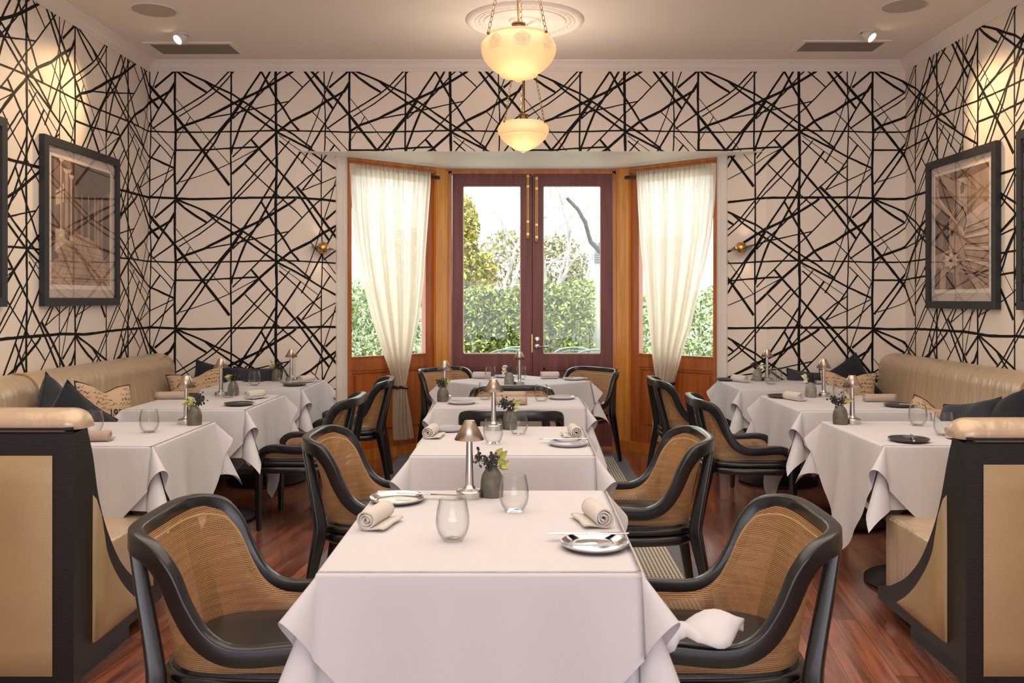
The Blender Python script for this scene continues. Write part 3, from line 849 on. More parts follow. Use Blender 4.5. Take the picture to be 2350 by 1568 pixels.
# header strip under the soffit edge and picture-side corner details
# ---------------------------------------------------------------- curtains
def curtain(side, rows, tie_row, label, seed, tcx):
    S, D_, n, LEN = BAY[side]
    dd = -0.10
    P0 = S + n * dd

    def t_of(px):
        k = (px - 1193) / FPX      # x = k*y
        return (k * P0.y - P0.x) / (D_.x - k * D_.y)

    def z_of(px, py):
        t = t_of(px); y = (P0 + D_ * t).y
        return H - (py - 688) * y / FPX
    le = sorted([(z_of(x, y), t_of(x)) for (x, y) in rows[0]]); ri = sorted([(z_of(x, y), t_of(x)) for (x, y) in rows[1]])
    ztie = z_of(*tie_row)
    zt = 2.425; zbm = le[0][0]
    rr = random.Random(seed)
    root = empty('curtain', bay_pt(side, tcx, dd, 0.0), label=label, cat='curtain', group='sheer curtains tied back in the bay')
    off = V(root.location)
    nu, nv = 260, 70
    npl = 17
    ph = [rr.uniform(-.5, .5) for _ in range(npl + 2)]
    G = []; U = []
    for j in range(nv + 1):
        z = zt + (zbm - zt) * j / nv
        a = interp(le, z); b = interp(ri, z)
        if a > b: a, b = b, a
        wdt = b - a
        dz = abs(z - ztie)
        tight = max(0, 1 - dz / 0.28)
        row = []; ur = []
        for i in range(nu + 1):
            u = i / nu
            uu = u + 0.010 * sin(9 * u + seed) * (1 + .5 * sin(3 * z))
            k = uu * npl
            pk = interp([(q, ph[q]) for q in range(npl + 2)], max(0, min(npl + 1, k)))
            A = 0.022 * (0.65 + 0.35 * sin(k * 1.7 + seed)) * (0.55 + .45 * min(1, (zt - z) / .5))
            w_ = sin(2 * pi * k + pk + .5 * sin(2.2 * z + u * 6))
            w2 = sin(2 * pi * k * 2.3 + 3 * pk + z) * .3
            if j <= 2: A = 0.007
            depth = A * (w_ + w2) - tight * 0.03 * (1 - (2 * u - 1) ** 2) * 1.2
            t = a + wdt * u + wdt * .008 * cos(2 * pi * k)
            zz = z
            if j == nv: zz += .008 * sin(2 * pi * k)
            if j == 0: zz += .012 * abs(sin(2 * pi * k * 2 + pk))
            p = P0 + D_ * t + n * depth
            row.append(V((p.x, p.y, zz)) - off); ur.append((u, z))
        G.append(row); U.append(ur)
    m = MB(); m.quad_grid(G, uv=U); m.build('drape', M['curtain'], root, angle=180)
    # tieback
    a = interp(le, ztie); b = interp(ri, ztie)
    if a > b: a, b = b, a
    m = MB(); c = (a + b) / 2; hw = (b - a) / 2 + .012
    pts = []
    for k in range(24):
        an = 2 * pi * k / 24
        p = P0 + D_ * (c + hw * cos(an)) + n * (.042 * sin(an) - .006)
        pts.append(V((p.x, p.y, ztie + .004 * sin(6 * an) - .006 * cos(an))) - off)
    m.tube(pts, .013, 8, closed=True)
    m.build('tieback', M['black_wood'], root)
    # rod
    m = MB(); g = GEO[side]
    t0 = g['tr'] + .03; t1 = g['g1'] + .055
    dd += .020
    m.tube([bay_pt(side, t0, dd, 2.398), bay_pt(side, t1, dd, 2.398)], .011, 10)
    m.tube([bay_pt(side, t1 - .005, dd, 2.398), bay_pt(side, t1 + .035, dd, 2.398)], .017, 10)
    for tt in (t0 + .01, t1 - .01): m.tube([bay_pt(side, tt, dd, 2.398), bay_pt(side, tt, 0.005, 2.398)], .007, 8)
    o = m.build('curtain_rod', M['black_metal'])
    tag(o, 'black curtain rod above the bay window beside the ' + ('colonnade' if side == 0 else 'staircase') + '-picture side', 'curtain rod', 'curtain rods in the bay')


curtain(0, ([(800, 385), (806, 480), (815, 560), (830, 640), (850, 720), (866, 770), (882, 815), (897, 855), (905, 885), (903, 905), (902, 960), (903, 1010)],
            [(987, 412), (982, 480), (978, 540), (972, 640), (962, 720), (952, 770), (942, 820), (934, 860), (929, 885), (932, 905), (940, 950), (949, 1012)]),
        (917, 889), 'long sheer cream curtain tied with black band, on colonnade-picture side of the doors', 3, 0.85)
curtain(1, ([(1462, 408), (1466, 480), (1472, 560), (1480, 640), (1488, 720), (1493, 770), (1498, 815), (1502, 850), (1508, 878), (1504, 905), (1500, 950), (1496, 1010)],
            [(1643, 382), (1639, 460), (1630, 540), (1614, 620), (1597, 690), (1583, 750), (1566, 800), (1553, 850), (1545, 878), (1547, 905), (1550, 950), (1552, 1010)]),
        (1528, 881), 'long sheer cream curtain tied with black band, on staircase-picture side of the doors', 8, 0.80)

# ---------------------------------------------------------------- ceiling fittings
def ceil_pt(px, py, z=ZC):
    y = (z - H) * FPX / (688 - py); return ((px - 1193) * y / FPX, y, z)


for i, (px, py, lb) in enumerate(((354, 23, 'round grey ceiling speaker above the colonnade-picture banquette'), (2076, 13, 'round grey ceiling speaker above the staircase-picture banquette'))):
    p = ceil_pt(px, py)
    r = empty('ceiling_speaker', p, label=lb, cat='speaker', group='ceiling speakers')
    m = MB(); m.lathe([(.148, 0), (.148, -.004), (.142, -.007), (.134, -.005), (.134, 0)], 40); m.build('rim', M['white_plastic'], r)
    m = MB(); m.lathe([(.135, -.0), (.135, -.004), (.0, -.006)], 40); m.build('grille', M['speaker_cloth'], r)
for (x0, x1, y0, y1, lb) in ((-2.69, -2.11, 6.48, 6.74, 'slatted ceiling air vent near the colonnade picture'), (2.06, 2.63, 6.43, 6.67, 'slatted ceiling air vent near the staircase picture')):
    cx, cy = (x0 + x1) / 2, (y0 + y1) / 2; hx, hy = (x1 - x0) / 2, (y1 - y0) / 2
    r = empty('ceiling_vent', (cx, cy, ZC), label=lb, cat='vent', group='ceiling air vents')
    m = MB()
    for (a, b, c, d) in ((-hx - .035, -hy - .035, hx + .035, -hy), (-hx - .035, hy, hx + .035, hy + .035), (-hx - .035, -hy, -hx, hy), (hx, -hy, hx + .035, hy)): m.box(a, b, -.008, c, d, 0)
    m.build('vent_frame', M['plaster'], r, smooth=False)
    m = MB(); m.box(-hx, -hy, -.001, hx, hy, 0)
    for k in range(20):
        y = -hy + (k + .5) * 2 * hy / 20; m.box(-hx, y - .0035, -.007, hx, y + .0035, -.001)
    for xx in (-hx * .33, hx * .33): m.box(xx - .004, -hy, -.0075, xx + .004, hy, -.001)
    m.build('slats', M['grille'], r, smooth=False)

for (px, py, sx, tgt, lb) in ((418, 80, -1, (XL, 5.45, 2.35), 'tilted white ceiling spotlight aimed at wall above the colonnade picture'), (1990, 74, 1, (XR, 5.55, 2.35), 'tilted white ceiling spotlight aimed at wall above the staircase picture')):
    p = ceil_pt(px, py)
    r = empty('ceiling_spotlight', p, label=lb, cat='spotlight', group='ceiling spotlights')
    m = MB(); m.lathe([(.062, 0), (.062, -.004), (.055, -.006), (.040, -.003), (.040, 0)], 28); m.build('mounting_ring', M['white_plastic'], r)
    d = (V(tgt) - V(p)).normalized(); q = d.to_track_quat('Z', 'Y').to_matrix().to_4x4()
    m = MB(); m.lathe([(.0, -.02), (.030, -.02), (.040, .02), (.040, .050), (.034, .050), (.030, .036)], 24); m.xform(Matrix.Translation((0, 0, -.012)) @ q); m.build('lamp_head', M['white_plastic'], r)
    m = MB(); m.lathe([(.0, .040), (.031, .040)], 20); m.xform(Matrix.Translation((0, 0, -.012)) @ q); m.build('bulb', M['bulb'], r)
    spot('wall_washer', V(p) + d * .07 + V((0, 0, -.015)), tgt, 62, (1, .66, .32), 58, 0.9)

# ceiling rose
RX, RY = .033, 5.95
m = MB()
prof = [(.392, 0), (.392, -.006), (.384, -.016), (.368, -.024), (.352, -.022), (.345, -.014), (.335, -.013), (.330, -.018), (.322, -.018), (.318, -.010), (.278, -.010), (.272, -.018), (.264, -.018), (.26, -.008), (.11, -.005), (.105, -.014), (.094, -.018), (.085, -.010), (.07, -.012), (.06, -.02), (.045, -.02), (.03, -.03), (0, -.03)]
m.lathe(prof, 96, (0, 0, 0))
for k in range(36):
    a = 2 * pi * k / 36; m.sphere((.298 * cos(a), .298 * sin(a), -.011), .013, 8, sq=.6)
    a += pi / 36; m.sphere((.300 * cos(a), .300 * sin(a), -.010), .008, 6, sq=.6)
o = m.build('ceiling_rose', M['plaster']); o.location = (RX, RY, ZC)
tag(o, 'round moulded plaster rose on the ceiling around the far pendant cord', 'ceiling rose')


def pendant(px, Y, zb, zt, rad, cordpx, label, flavour, az):
    X = (px - 1193) * Y / FPX; h = zt - zb
    root = empty('pendant_lamp', (X, Y, zb), label=label, cat='pendant lamp', group='glass bowl pendants')
    if flavour == 0:
        prof = [(0, 0), (.012, .002), (.022, .012), (.06, .022), (.085, .026), (.095, .040), (.125, .062), (.155, .093), (.170, .122), (.176, .150), (.172, .168), (.158, .186), (.150, .196), (.153, .204), (.146, .206)]
    else:
        prof = [(0, 0), (.010, .004), (.018, .012), (.06, .028), (.10, .052), (.135, .082), (.152, .102), (.150, .110), (.158, .114), (.166, .128), (.168, .150), (.160, .172), (.150, .178), (.150, .188), (.146, .190)]
    sr = rad / max(p[0] for p in prof); sz = h / prof[-1][1]
    prof = [(a * sr, b * sz) for a, b in prof]

    def wob(u, z):
        f = z / h
        if flavour == 0:
            if .15 < f < .72: return .030 * abs(sin(pi * u * 40)) * min(1, (f - .15) * 8)
            if f >= .72: return .010 * sin(2 * pi * u * 12) + .004 * sin(2 * pi * u * 36)
            return .01 * sin(2 * pi * u * 24) * (f > .02)
        if f > .6: return .016 * sin(2 * pi * u * 60)
        return .004 * sin(2 * pi * u * 16)
    m = MB(); P2 = []
    pr = crom([(a, b, 0) for a, b in prof], 3); prof2 = [(max(0, p.x), p.y) for p in pr]
    m.lathe(prof2, 120, wob=wob)
    bowl = m.build('glass_bowl', M['bowl'], root, angle=80, solid=0.004)
    # relief roses / bands
    if flavour == 0:
        for k in range(8):
            m = MB()
            a0 = az + 2 * pi * k / 8
            for q, rr in ((0, .034), (1, .024), (2, .014), (3, .006)):
                pts = []
                for s_ in range(20):
                    t = 2 * pi * s_ / 20; ru = rr * (1 + .10 * sin(5 * t + q))
                    zz = h * .73 + ru * sin(t) * .9; rad_ = interp([(b, a) for a, b in prof], zz) + .003
                    aa = a0 + ru * cos(t) / rad
                    pts.append((rad_ * cos(aa), rad_ * sin(aa), zz))
                m.tube(pts, .0030, 5, closed=True)
            m.build('rose_relief', M['bowl'], root)
    # bulb
    m = MB(); m.sphere((0, 0, h * .52), .028, 12, sq=1.3); m.build('bulb', M['bulb'], root)
    # lamp holder
    m = MB(); m.lathe([(.0, h * .62), (.016, h * .62), (.016, h * 1.0), (.026, h * 1.02), (.026, h * 1.02 + .045), (.034, h * 1.02 + .048), (.034, h * 1.02 + .054), (0, h * 1.02 + .058)], 16)
    m.build('lamp_holder', M['old_brass'], root)
    m = MB(); zc = ZC - zb - .02
    cx = (cordpx[0] - px) * Y / FPX
    m.tube([(0, 0, h * 1.3), (cx * .6, 0, h * 1.3 + .08), (cx, 0, h * 1.3 + .2), (cx * .4, 0, zc)], .0045, 8)
    m.build('cord', M['old_brass'], root)
    m = MB(); m.lathe([(0, zc), (.045, zc), (.05, zc + .02), (0, zc + .02)], 20); m.build('ceiling_hook_plate', M['old_brass'], root)
    for k in range(3):
        a = cordpx[1] + 2 * pi * k / 3
        p0 = V((rad * .90 * cos(a), rad * .90 * sin(a), h * .97)); p1 = V((.02 * cos(a), .02 * sin(a), zc))
        m = MB(); ln = (p1 - p0).length; nlk = int(ln / .027); d = (p1 - p0).normalized()
        m.sphere(p0, .008, 8)
        sx = d.orthogonal().normalized(); sy = d.cross(sx)
        for i in range(nlk):
            c = p0 + d * (ln * (i + .5) / nlk); ax = sx if i % 2 else sy
            pts = [c + d * (.0165 * sin(2 * pi * q / 12)) + ax * (.0075 * cos(2 * pi * q / 12)) for q in range(12)]
            m.tube(pts, .0016, 5, closed=True)
        m.build('chain', M['old_brass'], root)
    d = bpy.data.lights.new('pendant_bulb', 'POINT'); d.energy = 2.3; d.color = (1, .84, .66); d.shadow_soft_size = .05
    o = bpy.data.objects.new('pendant_bulb', d); COL.objects.link(o); o.location = (X, Y - rad * .25, zb + h * .42)
    spot('pendant_uplight', (X, Y, zt + .07), (X, Y, ZC), 16, (1, .82, .62), 172, .6, .06)
    return root


pendant(1190, 4.27, 2.372, 2.592, .175, (1187, R(205)), 'larger frosted glass bowl pendant with rose relief, hung on three chains', 0, R(-84))
pendant(1201, 5.95, 2.308, 2.505, .168, (1201, R(215)), 'smaller frosted glass bowl pendant with ribbed rim, below the ceiling rose', 1, 0)

# wall sconces
for (s, t, z, tilt, lb) in ((0, .205, 1.741, .18, 'brass globe wall sconce with ring on the colonnade-picture side of the bay'), (1, .1855, 1.741, .22, 'brass globe wall sconce with ring on the staircase-picture side of the bay')):
    p = V(bay_pt(s, t, -0.06, z))
    r = empty('wall_sconce', p, label=lb, cat='wall lamp', group='brass globe sconces')
    n = BAY[s][2]
    m = MB(); m.sphere((0, 0, 0), .047, 24); m.build('globe', M['brass'], r)
    m = MB(); b0 = 0
    m.lathe([(.052, -.002), (.090, -.001), (.090, .001), (.052, .002), (.052, -.002)], 40)
    m.xform(Matrix.Rotation(-tilt if s else tilt, 4, V((0, 1, 0))) @ Matrix.Rotation(R(8), 4, 'X')); m.build('ring', M['old_brass'], r)
    m = MB(); m.tube([(0, 0, 0), tuple(n * .058)], .012, 10); m.build('wall_mount', M['old_brass'], r)
    spot('sconce_glow_up', p - n * .005 + V((0, 0, .05)), p + n * .04 + V((0, 0, .5)), 0.5, (1, .7, .4), 120, 1)
    spot('sconce_glow_down', p - n * .005 + V((0, 0, -.05)), p + n * .04 + V((0, 0, -.5)), 0.7, (1, .7, .4), 120, 1)


# ---------------------------------------------------------------- framed prints
def picture(sx, y0, y1, z0, z1, kind_, label):
    """framed print hung on a side wall. sx=-1 colonnade wall, +1 staircase wall. y0 nearer the camera"""
    wx = XL if sx < 0 else XR
    w_, h_ = y1 - y0, z1 - z0
    r = empty('framed_print', (wx - sx * .004, (y0 + y1) / 2, z0), label=label, cat='picture', group='framed sepia prints on the side walls')
    ix = -sx      # into the room

    def P(a, b, d): # a: 0..w from near to far edge ; b height; d depth into room
        return (ix * d, a - w_ / 2, b)

    def bx(m, a0, b0, d0, a1, b1, d1, mi=0):
        p, q = P(a0, b0, d0), P(a1, b1, d1)
        m.box(min(p[0], q[0]), p[1], p[2], max(p[0], q[0]), q[1], q[2], mi)
    f = .052
    m = MB()
    for (a0, b0, a1, b1) in ((0, 0, f, h_), (w_ - f, 0, w_, h_), (f, 0, w_ - f, f), (f, h_ - f, w_ - f, h_)): bx(m, a0, b0, 0, a1, b1, .034)
    m.build('frame', M['frame_black'], r, smooth=False)
    m = MB(); bx(m, f, f, .004, w_ - f, h_ - f, .012); m.build('mount_board', M['mat_board'], r, smooth=False)
    a0, a1, b0, b1 = f + .045, w_ - f - .045, f + .055, h_ - f - .045
    m = MB(); bx(m, a0, b0, .012, a1, b1, .0135); m.build('mount_window', M['mat_white'], r, smooth=False)
    a0 += .018; a1 -= .018; b0 += .028; b1 -= .018
    W_, H_ = a1 - a0, b1 - b0
    m = MB(); mats = [M['sep_mid'], M['sep_dark'], M['sep_light'], M['sep_pale']]
    lay = [0]

    def pg(pts, mi):
        """polygon in print coordinates: u 0..1 left to right as seen, v 0..1 up"""
        lay[0] += 1
        out = []
        for (u, v) in pts:
            a = a0 + W_ * (u if sx < 0 else 1 - u); out.append(P(a, b0 + H_ * v, .014 + lay[0] * 0.00006))
        m.poly(out if sx > 0 else out[::-1], mi)

    def line(p, q, wd, mi):
        d = V((q[0] - p[0], (q[1] - p[1]))); 
        if d.length < 1e-6: return
        n = V((-d.y, d.x)).normalized() * wd / 2
        pg([(p[0] + n.x, p[1] + n.y), (q[0] + n.x, q[1] + n.y), (q[0] - n.x, q[1] - n.y), (p[0] - n.x, p[1] - n.y)][::-1], mi)
    if kind_ == 0:
        pg([(0, 0), (1, 0), (1, 1), (0, 1)], 0)
        pg([(0, 0), (1, 0), (1, .22), (.62, .40), (.36, .42), (0, .26)], 2)          # paved floor
        for k in range(7): line((.44 + .02 * k, .40), (-.5 + .33 * k, 0), .006, 0) if 0 <= -.5 + .33 * k <= 1 else line((.44, .40), (max(0, min(1, -.5 + .33 * k)), .0), .006, 0)
        for v in (.03, .09, .15, .20, .25, .29, .33): line((max(0, .25 - v), v), (1, v * .72 + .01), .005, 0)
        pg([(.30, .98), (.44, .70), (.58, .60), (.72, .70), (1, .84), (1, .995), (.3, .995)], 1)   # vault
        pg([(.36, .86), (.44, .66), (.56, .58), (.66, .66), (.66, .45), (.36, .45)], 0)
        for (u, w2, va, vb) in ((.405, .055, .42, .60), (.515, .06, .40, .60), (.625, .07, .38, .61)):
            pg([(u, va), (u + w2, va), (u + w2, vb - .02), (u + w2 / 2, vb + .02), (u, vb - .02)], 1)
        pg([(.86, .24), (.97, .22), (.97, .74), (.93, .80), (.87, .76)], 1)
        pg([(.985, .20), (1, .20), (1, .8), (.985, .8)], 3)
        for u, w2 in ((.475, .012), (.59, .014), (.70, .02), (.76, .014), (.83, .022)): pg([(u, .30), (u + w2, .30), (u + w2, .74), (u, .76)], 2)
        pg([(.06, .62), (.19, .66), (.19, .82), (.12, .76), (.06, .74)], 3)          # curved gallery
        pg([(.06, .70), (.19, .75), (.19, .765), (.06, .715)], 1)
        pg([(.05, .26), (.22, .34), (.22, .44), (.05, .44)], 3)
        for (u, w2, va, vb, mi) in ((.0, .055, .20, 1.0, 1), (.13, .03, .42, .98, 3), (.20, .075, .33, .90, 2), (.29, .03, .36, .86, 3)):
            pg([(u, va), (u + w2, va), (u + w2, vb), (u, vb)], mi)
            pg([(u + w2 * .62, va), (u + w2, va), (u + w2, vb), (u + w2 * .62, vb)], 0)
            if u > .1: pg([(u - .02, va), (u + w2 + .02, va), (u + w2 + .01, va + .03), (u - .01, va + .03)], 3); pg([(u - .012, vb), (u + w2 + .012, vb), (u + w2 + .03, vb + .03), (u - .03, vb + .03)], 3)
        pg([(0, .18), (.10, .21), (.10, .23), (.06, .26), (0, .24)], 1)
    else:
        pg([(0, 0), (1, 0), (1, 1), (0, 1)], 2)
        pg([(0, .30), (.30, .34), (.30, .62), (.12, .70), (0, .64)], 1)
        pg([(.06, .36), (.16, .36), (.18, .60), (.08, .60)], 0)
        pg([(.28, .35), (.44, .35), (.44, .60), (.28, .60)], 2)
        pg([(.44, .50), (.62, .46), (.62, .98), (.44, .93)], 3)
        for u in (.43, .455, .60, .635, .70): line((u, .45), (u, .98), .006, 0)
        pg([(.50, .80), (.56, .80), (.58, .86), (.54, .90), (.50, .86)], 0)
        pg([(.3, .94), (.7, .92), (1, .96), (1, 1), (.3, 1)], 0)
        pg([(.62, .52), (1, .48), (1, .70), (.80, .66), (.62, .60)], 3)
        # balustrade curve of the stair
        top = [(.10, .98), (.16, .92), (.24, .85), (.34, .78), (.44, .73), (.54, .68), (.60, .62), (.61, .55), (.57, .48)]
        bot = [(.05, .90), (.08, .80), (.16, .74), (.24, .69), (.32, .64), (.40, .58), (.48, .53), (.54, .49), (.57, .45)]
        pg([*top[:5], *bot[:5][::-1]][::-1], 0)
        for i in range(8):
            for s_ in range(3):
                f_ = s_ / 3; a = V(top[i]).lerp(V(top[i + 1]), f_); b = V(bot[i]).lerp(V(bot[i + 1]), f_); line(tuple(a), tuple(b), .006, 1)
        for p, q in zip(top, top[1:]): line(p, q, .016, 1)
        for p, q in zip(bot, bot[1:]): line(p, q, .028, 3); 
        for k in range(8):
            v = .16 + .045 * k
            pg([(.60, v + .03), (1, v - .06 + .02 * k), (1, v - .02 + .02 * k), (.60, v + .052)], 3 if k % 2 else 2); line((.60, v + .03), (1, v - .06 + .02 * k), .007, 1)
        for k in range(3): line((.50, .22 - .05 * k), (1, .02 + .06 * k), .012, 1)
        # star medallion
        cx, cy, ru, rv = .33, .245, .19, .075
        pg([(cx + ru * cos(2 * pi * k / 24), cy + rv * sin(2 * pi * k / 24)) for k in range(24)], 0)
        for k in range(8):
            a = 2 * pi * k / 8; b1_ = a + pi / 8; b2_ = a - pi / 8
            pg([(cx, cy), (cx + .6 * ru * cos(b2_), cy + .6 * rv * sin(b2_)), (cx + ru * cos(a), cy + rv * sin(a)), (cx + .6 * ru * cos(b1_), cy + .6 * rv * sin(b1_))], 3)
        pg([(cx + .18 * ru * cos(2 * pi * k / 12), cy + .18 * rv * sin(2 * pi * k / 12)) for k in range(12)], 1)
        pg([(0, 0), (.08, 0), (.12, .18), (.06, .20), (0, .12)], 1); pg([(.22, 0), (.40, 0), (.36, .14), (.24, .15)], 1); pg([(.55, 0), (.8, 0), (.52, .15), (.46, .14)], 0)
        pg([(.335, .45), (.375, .45), (.38, .50), (.33, .50)], 1)
    m.build('print', mats, r, smooth=False)
    m = MB(); bx(m, f, f, .0255, w_ - f, h_ - f, .0265); m.build('picture_glass', M['picture_glass'], r, smooth=False)
    return r


picture(-1, 5.40, 6.42, 1.290, 2.335, 0, 'black-framed sepia print of a colonnade with stone columns')
picture(-1, 3.98, 5.01, 1.290, 2.345, 1, 'black-framed print cut by the frame edge, next to the colonnade print')
picture(1, 5.60, 6.57, 1.268, 2.330, 1, 'black-framed sepia print of a curved stone staircase with star medallion')
picture(1, 4.36, 5.37, 1.268, 2.34, 0, 'black-framed print cut by the frame edge, next to the staircase print')

# ---------------------------------------------------------------- rug
rg = empty('rug', (0, 0, 0), label='long flat woven mat with checked centre and grey border under centre tables', cat='rug')
m = MB(); m.box(-.93, .9, .0, .785, 7.54, .007); m.build('woven_centre', M['rug'], rg, smooth=False)
m = MB()
for (a, b, c, d) in ((-1.02, .81, -.93, 7.63), (.785, .81, .875, 7.63), (-.93, .81, .785, .9), (-.93, 7.54, .785, 7.63)): m.box(a, b, 0, c, d, .008)
m.build('border', M['rug_border'], rg, smooth=False)


# ---------------------------------------------------------------- banquettes
def banquette(sx, ztop, label):
    """L shaped bench along a side wall with a short return and a black framed end panel"""
    wx = XL + .006 if sx < 0 else XR - .006
    i_ = -sx        # direction into the room
    r = empty('banquette', (wx, 5.0, 0), label=label, cat='banquette', group='gold leather banquettes')
    O = V(r.location)

    def put(m, name, mt, par=r, **k):
        for i, v in enumerate(m.v): m.v[i] = tuple(V(v) - O)
        return m.build(name, mt, par, recalc=True, **k)
    # main back: profile (distance from wall, z), extruded along Y in two upholstered lengths
    prof = [(0, .44), (.0, .80), (.006, .86), (.03, .895), (.065, .912), (.11, .912), (.155, .898), (.190, .868), (.208, .826), (.212, .78), (.218, .72), (.232, .64), (.25, .56), (.262, .50), (.262, .44)]
    pr = [(p.x, p.y) for p in crom([(a, b, 0) for a, b in prof], 3)]
    for (ya, yb) in ((3.12, 5.0), (5.004, 6.992)):
        rows = []
        n = 40
        for k in range(n + 1):
            y = ya + (yb - ya) * k / n; e = min(y - ya, yb - y); s_ = min(1, e / .02) ; ins = .006 * (1 - sqrt(max(0, 1 - (1 - s_) ** 2)))
            rows.append([(wx + i_ * max(0, (a - (ins if a > .02 else 0))), y, b - (ins if b > .5 and a < .2 else 0)) for a, b in pr])
        m = MB(); m.quad_grid(rows); m.poly(rows[0]); m.poly(rows[-1][::-1])
        put(m, 'backrest', M['gold_leather'], angle=60)
    m = MB(); m.tube([(wx + i_ * (a + .002), 5.002, b + .001) for a, b in pr[3:]], .005, 6); put(m, 'seam_piping', M['gold_panel'])
    # seats
    def BX(m, a0, y0, z0, a1, y1, z1, bev):
        xa, xb = wx + i_ * a0, wx + i_ * a1
        m.box(min(xa, xb), y0, z0, max(xa, xb), y1, z1, bev=bev)
    xe = abs(wx) - 1.552        # end of the return seat, measured from the wall
    m = MB(); BX(m, .24, 3.78, .16, .66, 6.985, .42, .02); put(m, 'seat', M['gold_leather'], angle=50)
    m = MB(); BX(m, .02, 3.18, .03, xe, 3.80, .42, .018); put(m, 'seat', M['gold_leather'], angle=50)
    m = MB(); BX(m, .02, 3.9, 0, .58, 6.98, .165, 0); put(m, 'plinth', M['black_board'], smooth=False)
    xo = abs(wx) - 1.50         # outer face of the end board
    # return back with rolled cap
    m = MB(); xa, xb = wx, wx + i_ * (xo - .05); m.box(min(xa, xb), 3.06, .44, max(xa, xb), 3.17, ztop + .02, bev=.01); put(m, 'backrest', M['gold_leather'], angle=50)
    cy, cz = 3.088, ztop + .026
    cp = [(3.020, ztop + .004), (3.014, ztop + .030), (3.020, ztop + .052), (3.040, ztop + .070), (3.070, ztop + .079), (3.105, ztop + .078), (3.140, ztop + .064), (3.162, ztop + .038), (3.168, ztop + .01), (3.165, ztop - .03), (3.10, ztop - .03), (3.02, ztop)]
    cpr = [(p.x, p.y) for p in crom([(a, b, 0) for a, b in cp], 3)]
    rows = [[(wx, y, z) for y, z in cpr]]
    for k in range(8):
        a = pi / 2 * k / 7; d = xo - .045 + .055 * sin(a); s_ = 1 - .62 * (1 - cos(a))
        rows.append([(wx + i_ * d, cy + (y - cy) * s_, max(ztop + .012, cz - .02 + (z - cz + .02) * s_) if k else z) for y, z in cpr])
    m = MB(); m.quad_grid(rows, closed_v=True); m.poly(rows[-1][::-1]); put(m, 'rolled_cap', M['gold_leather'], angle=60)
    m = MB(); m.tube([(wx, 3.018, ztop + .016), (wx + i_ * (xo - .01), 3.018, ztop + .016)], .006, 6)
    m.tube([(wx, 3.020, ztop + .004), (wx + i_ * (xo - .01), 3.020, ztop + .004)], .004, 6)
    put(m, 'cap_piping', M['piping'])
    # face frame towards the camera
    m = MB(); x0, x1 = wx, wx + i_ * (xo - .045)
    m.box(min(x0, x1), 3.012, 0, max(x0, x1), 3.05, ztop)
    put(m, 'front_board', M['black_board'], smooth=False)
    fi = abs(wx) - 1.575 if sx < 0 else abs(wx) - 1.562
    zt2 = .804 if sx < 0 else .774
    n = 16; rows = []
    for a in range(n + 1):
        row = []
        for b in range(n + 1):
            u, v = a / n, b / n
            puff = .020 * (min(1, min(u, 1 - u) / .06) ** .5) * (min(1, min(v, 1 - v) / .05) ** .5)
            row.append((wx + i_ * (.08 + (fi - .08) * u), 3.009 - puff, .06 + (zt2 - .06) * v))
        rows.append(row)
    m = MB(); m.quad_grid(rows); put(m, 'front_panel', M['gold_panel'], angle=70)
    # sweeping side board
    k_ = ztop / .843
    curve = [(p.x, p.y) for p in crom([(3.105, ztop - .01, 0), (3.12, .80 * k_, 0), (3.143, .74 * k_, 0), (3.177, .64, 0), (3.223, .535, 0), (3.293, .425, 0), (3.368, .335, 0), (3.471, .251, 0), (3.581, .19, 0), (3.66, .155, 0), (3.743, .132, 0)], 4)]
    side = [(3.003, 0), (3.003, ztop), (3.098, ztop + .012)] + curve
    m = MB(); xa, xb = wx + i_ * (xo - .045), wx + i_ * xo
    # triangulated well: split convexly into strips
    top = side[1:]
    A = []
    ysn = sorted(set([3.003] + [p[0] for p in top] + [3.055]))

    def ztop_at(y): return interp(sorted([(p[0], p[1]) for p in top]), y)
    for a, b in zip(ysn, ysn[1:]):
        zb = 0 if b <= 3.0551 else .08
        m.prism([(a, zb), (b, zb), (b, ztop_at(b)), (a, ztop_at(a))], 'x', min(xa, xb), max(xa, xb))
    put(m, 'side_board', M['black_board'], merge=True, angle=20)
    m = MB(); xi = wx + i_ * (xo + .001)
    hyp = [(3.136, .60 + .0), (3.150, .575), (3.188, .475), (3.246, .385), (3.342, .275), (3.444, .190), (3.545, .128)]
    cen = (3.22, .24)
    outer = [(3.133, .128), (3.133, .35), *hyp]
    hy2 = [(p.x, p.y) for p in crom([(3.136, .645, 0), (3.150, .575, 0), (3.188, .475, 0), (3.246, .385, 0), (3.342, .275, 0), (3.444, .190, 0), (3.545, .128, 0)], 4)]
    out2 = [(3.133, .125), (3.133, .3), (3.133, .45)] + hy2 + [(3.45, .123), (3.3, .122)]
    ring = [[(xi + i_ * h, cen[0] + (y - cen[0]) * s_, cen[1] + (z - cen[1]) * s_) for (y, z) in out2] for s_, h in ((1.0, 0), (.96, .012), (.82, .024), (.5, .03), (.02, .031))]
    m.quad_grid(ring, closed_v=True); m.poly(ring[-1])
    put(m, 'side_panel', M['gold_panel'], angle=70)
    m = MB(); xa, xb = wx + i_ * (.02), wx + i_ * (xo - .04); m.box(min(xa, xb), 3.06, 0, max(xa, xb), 3.52, .08)
    put(m, 'plinth', M['black_board'], smooth=False)
    return r


banquette(-1, .877, 'gold leather banquette with black end panel below the colonnade print')
banquette(1, .843, 'gold leather banquette with black end panel below the staircase print')


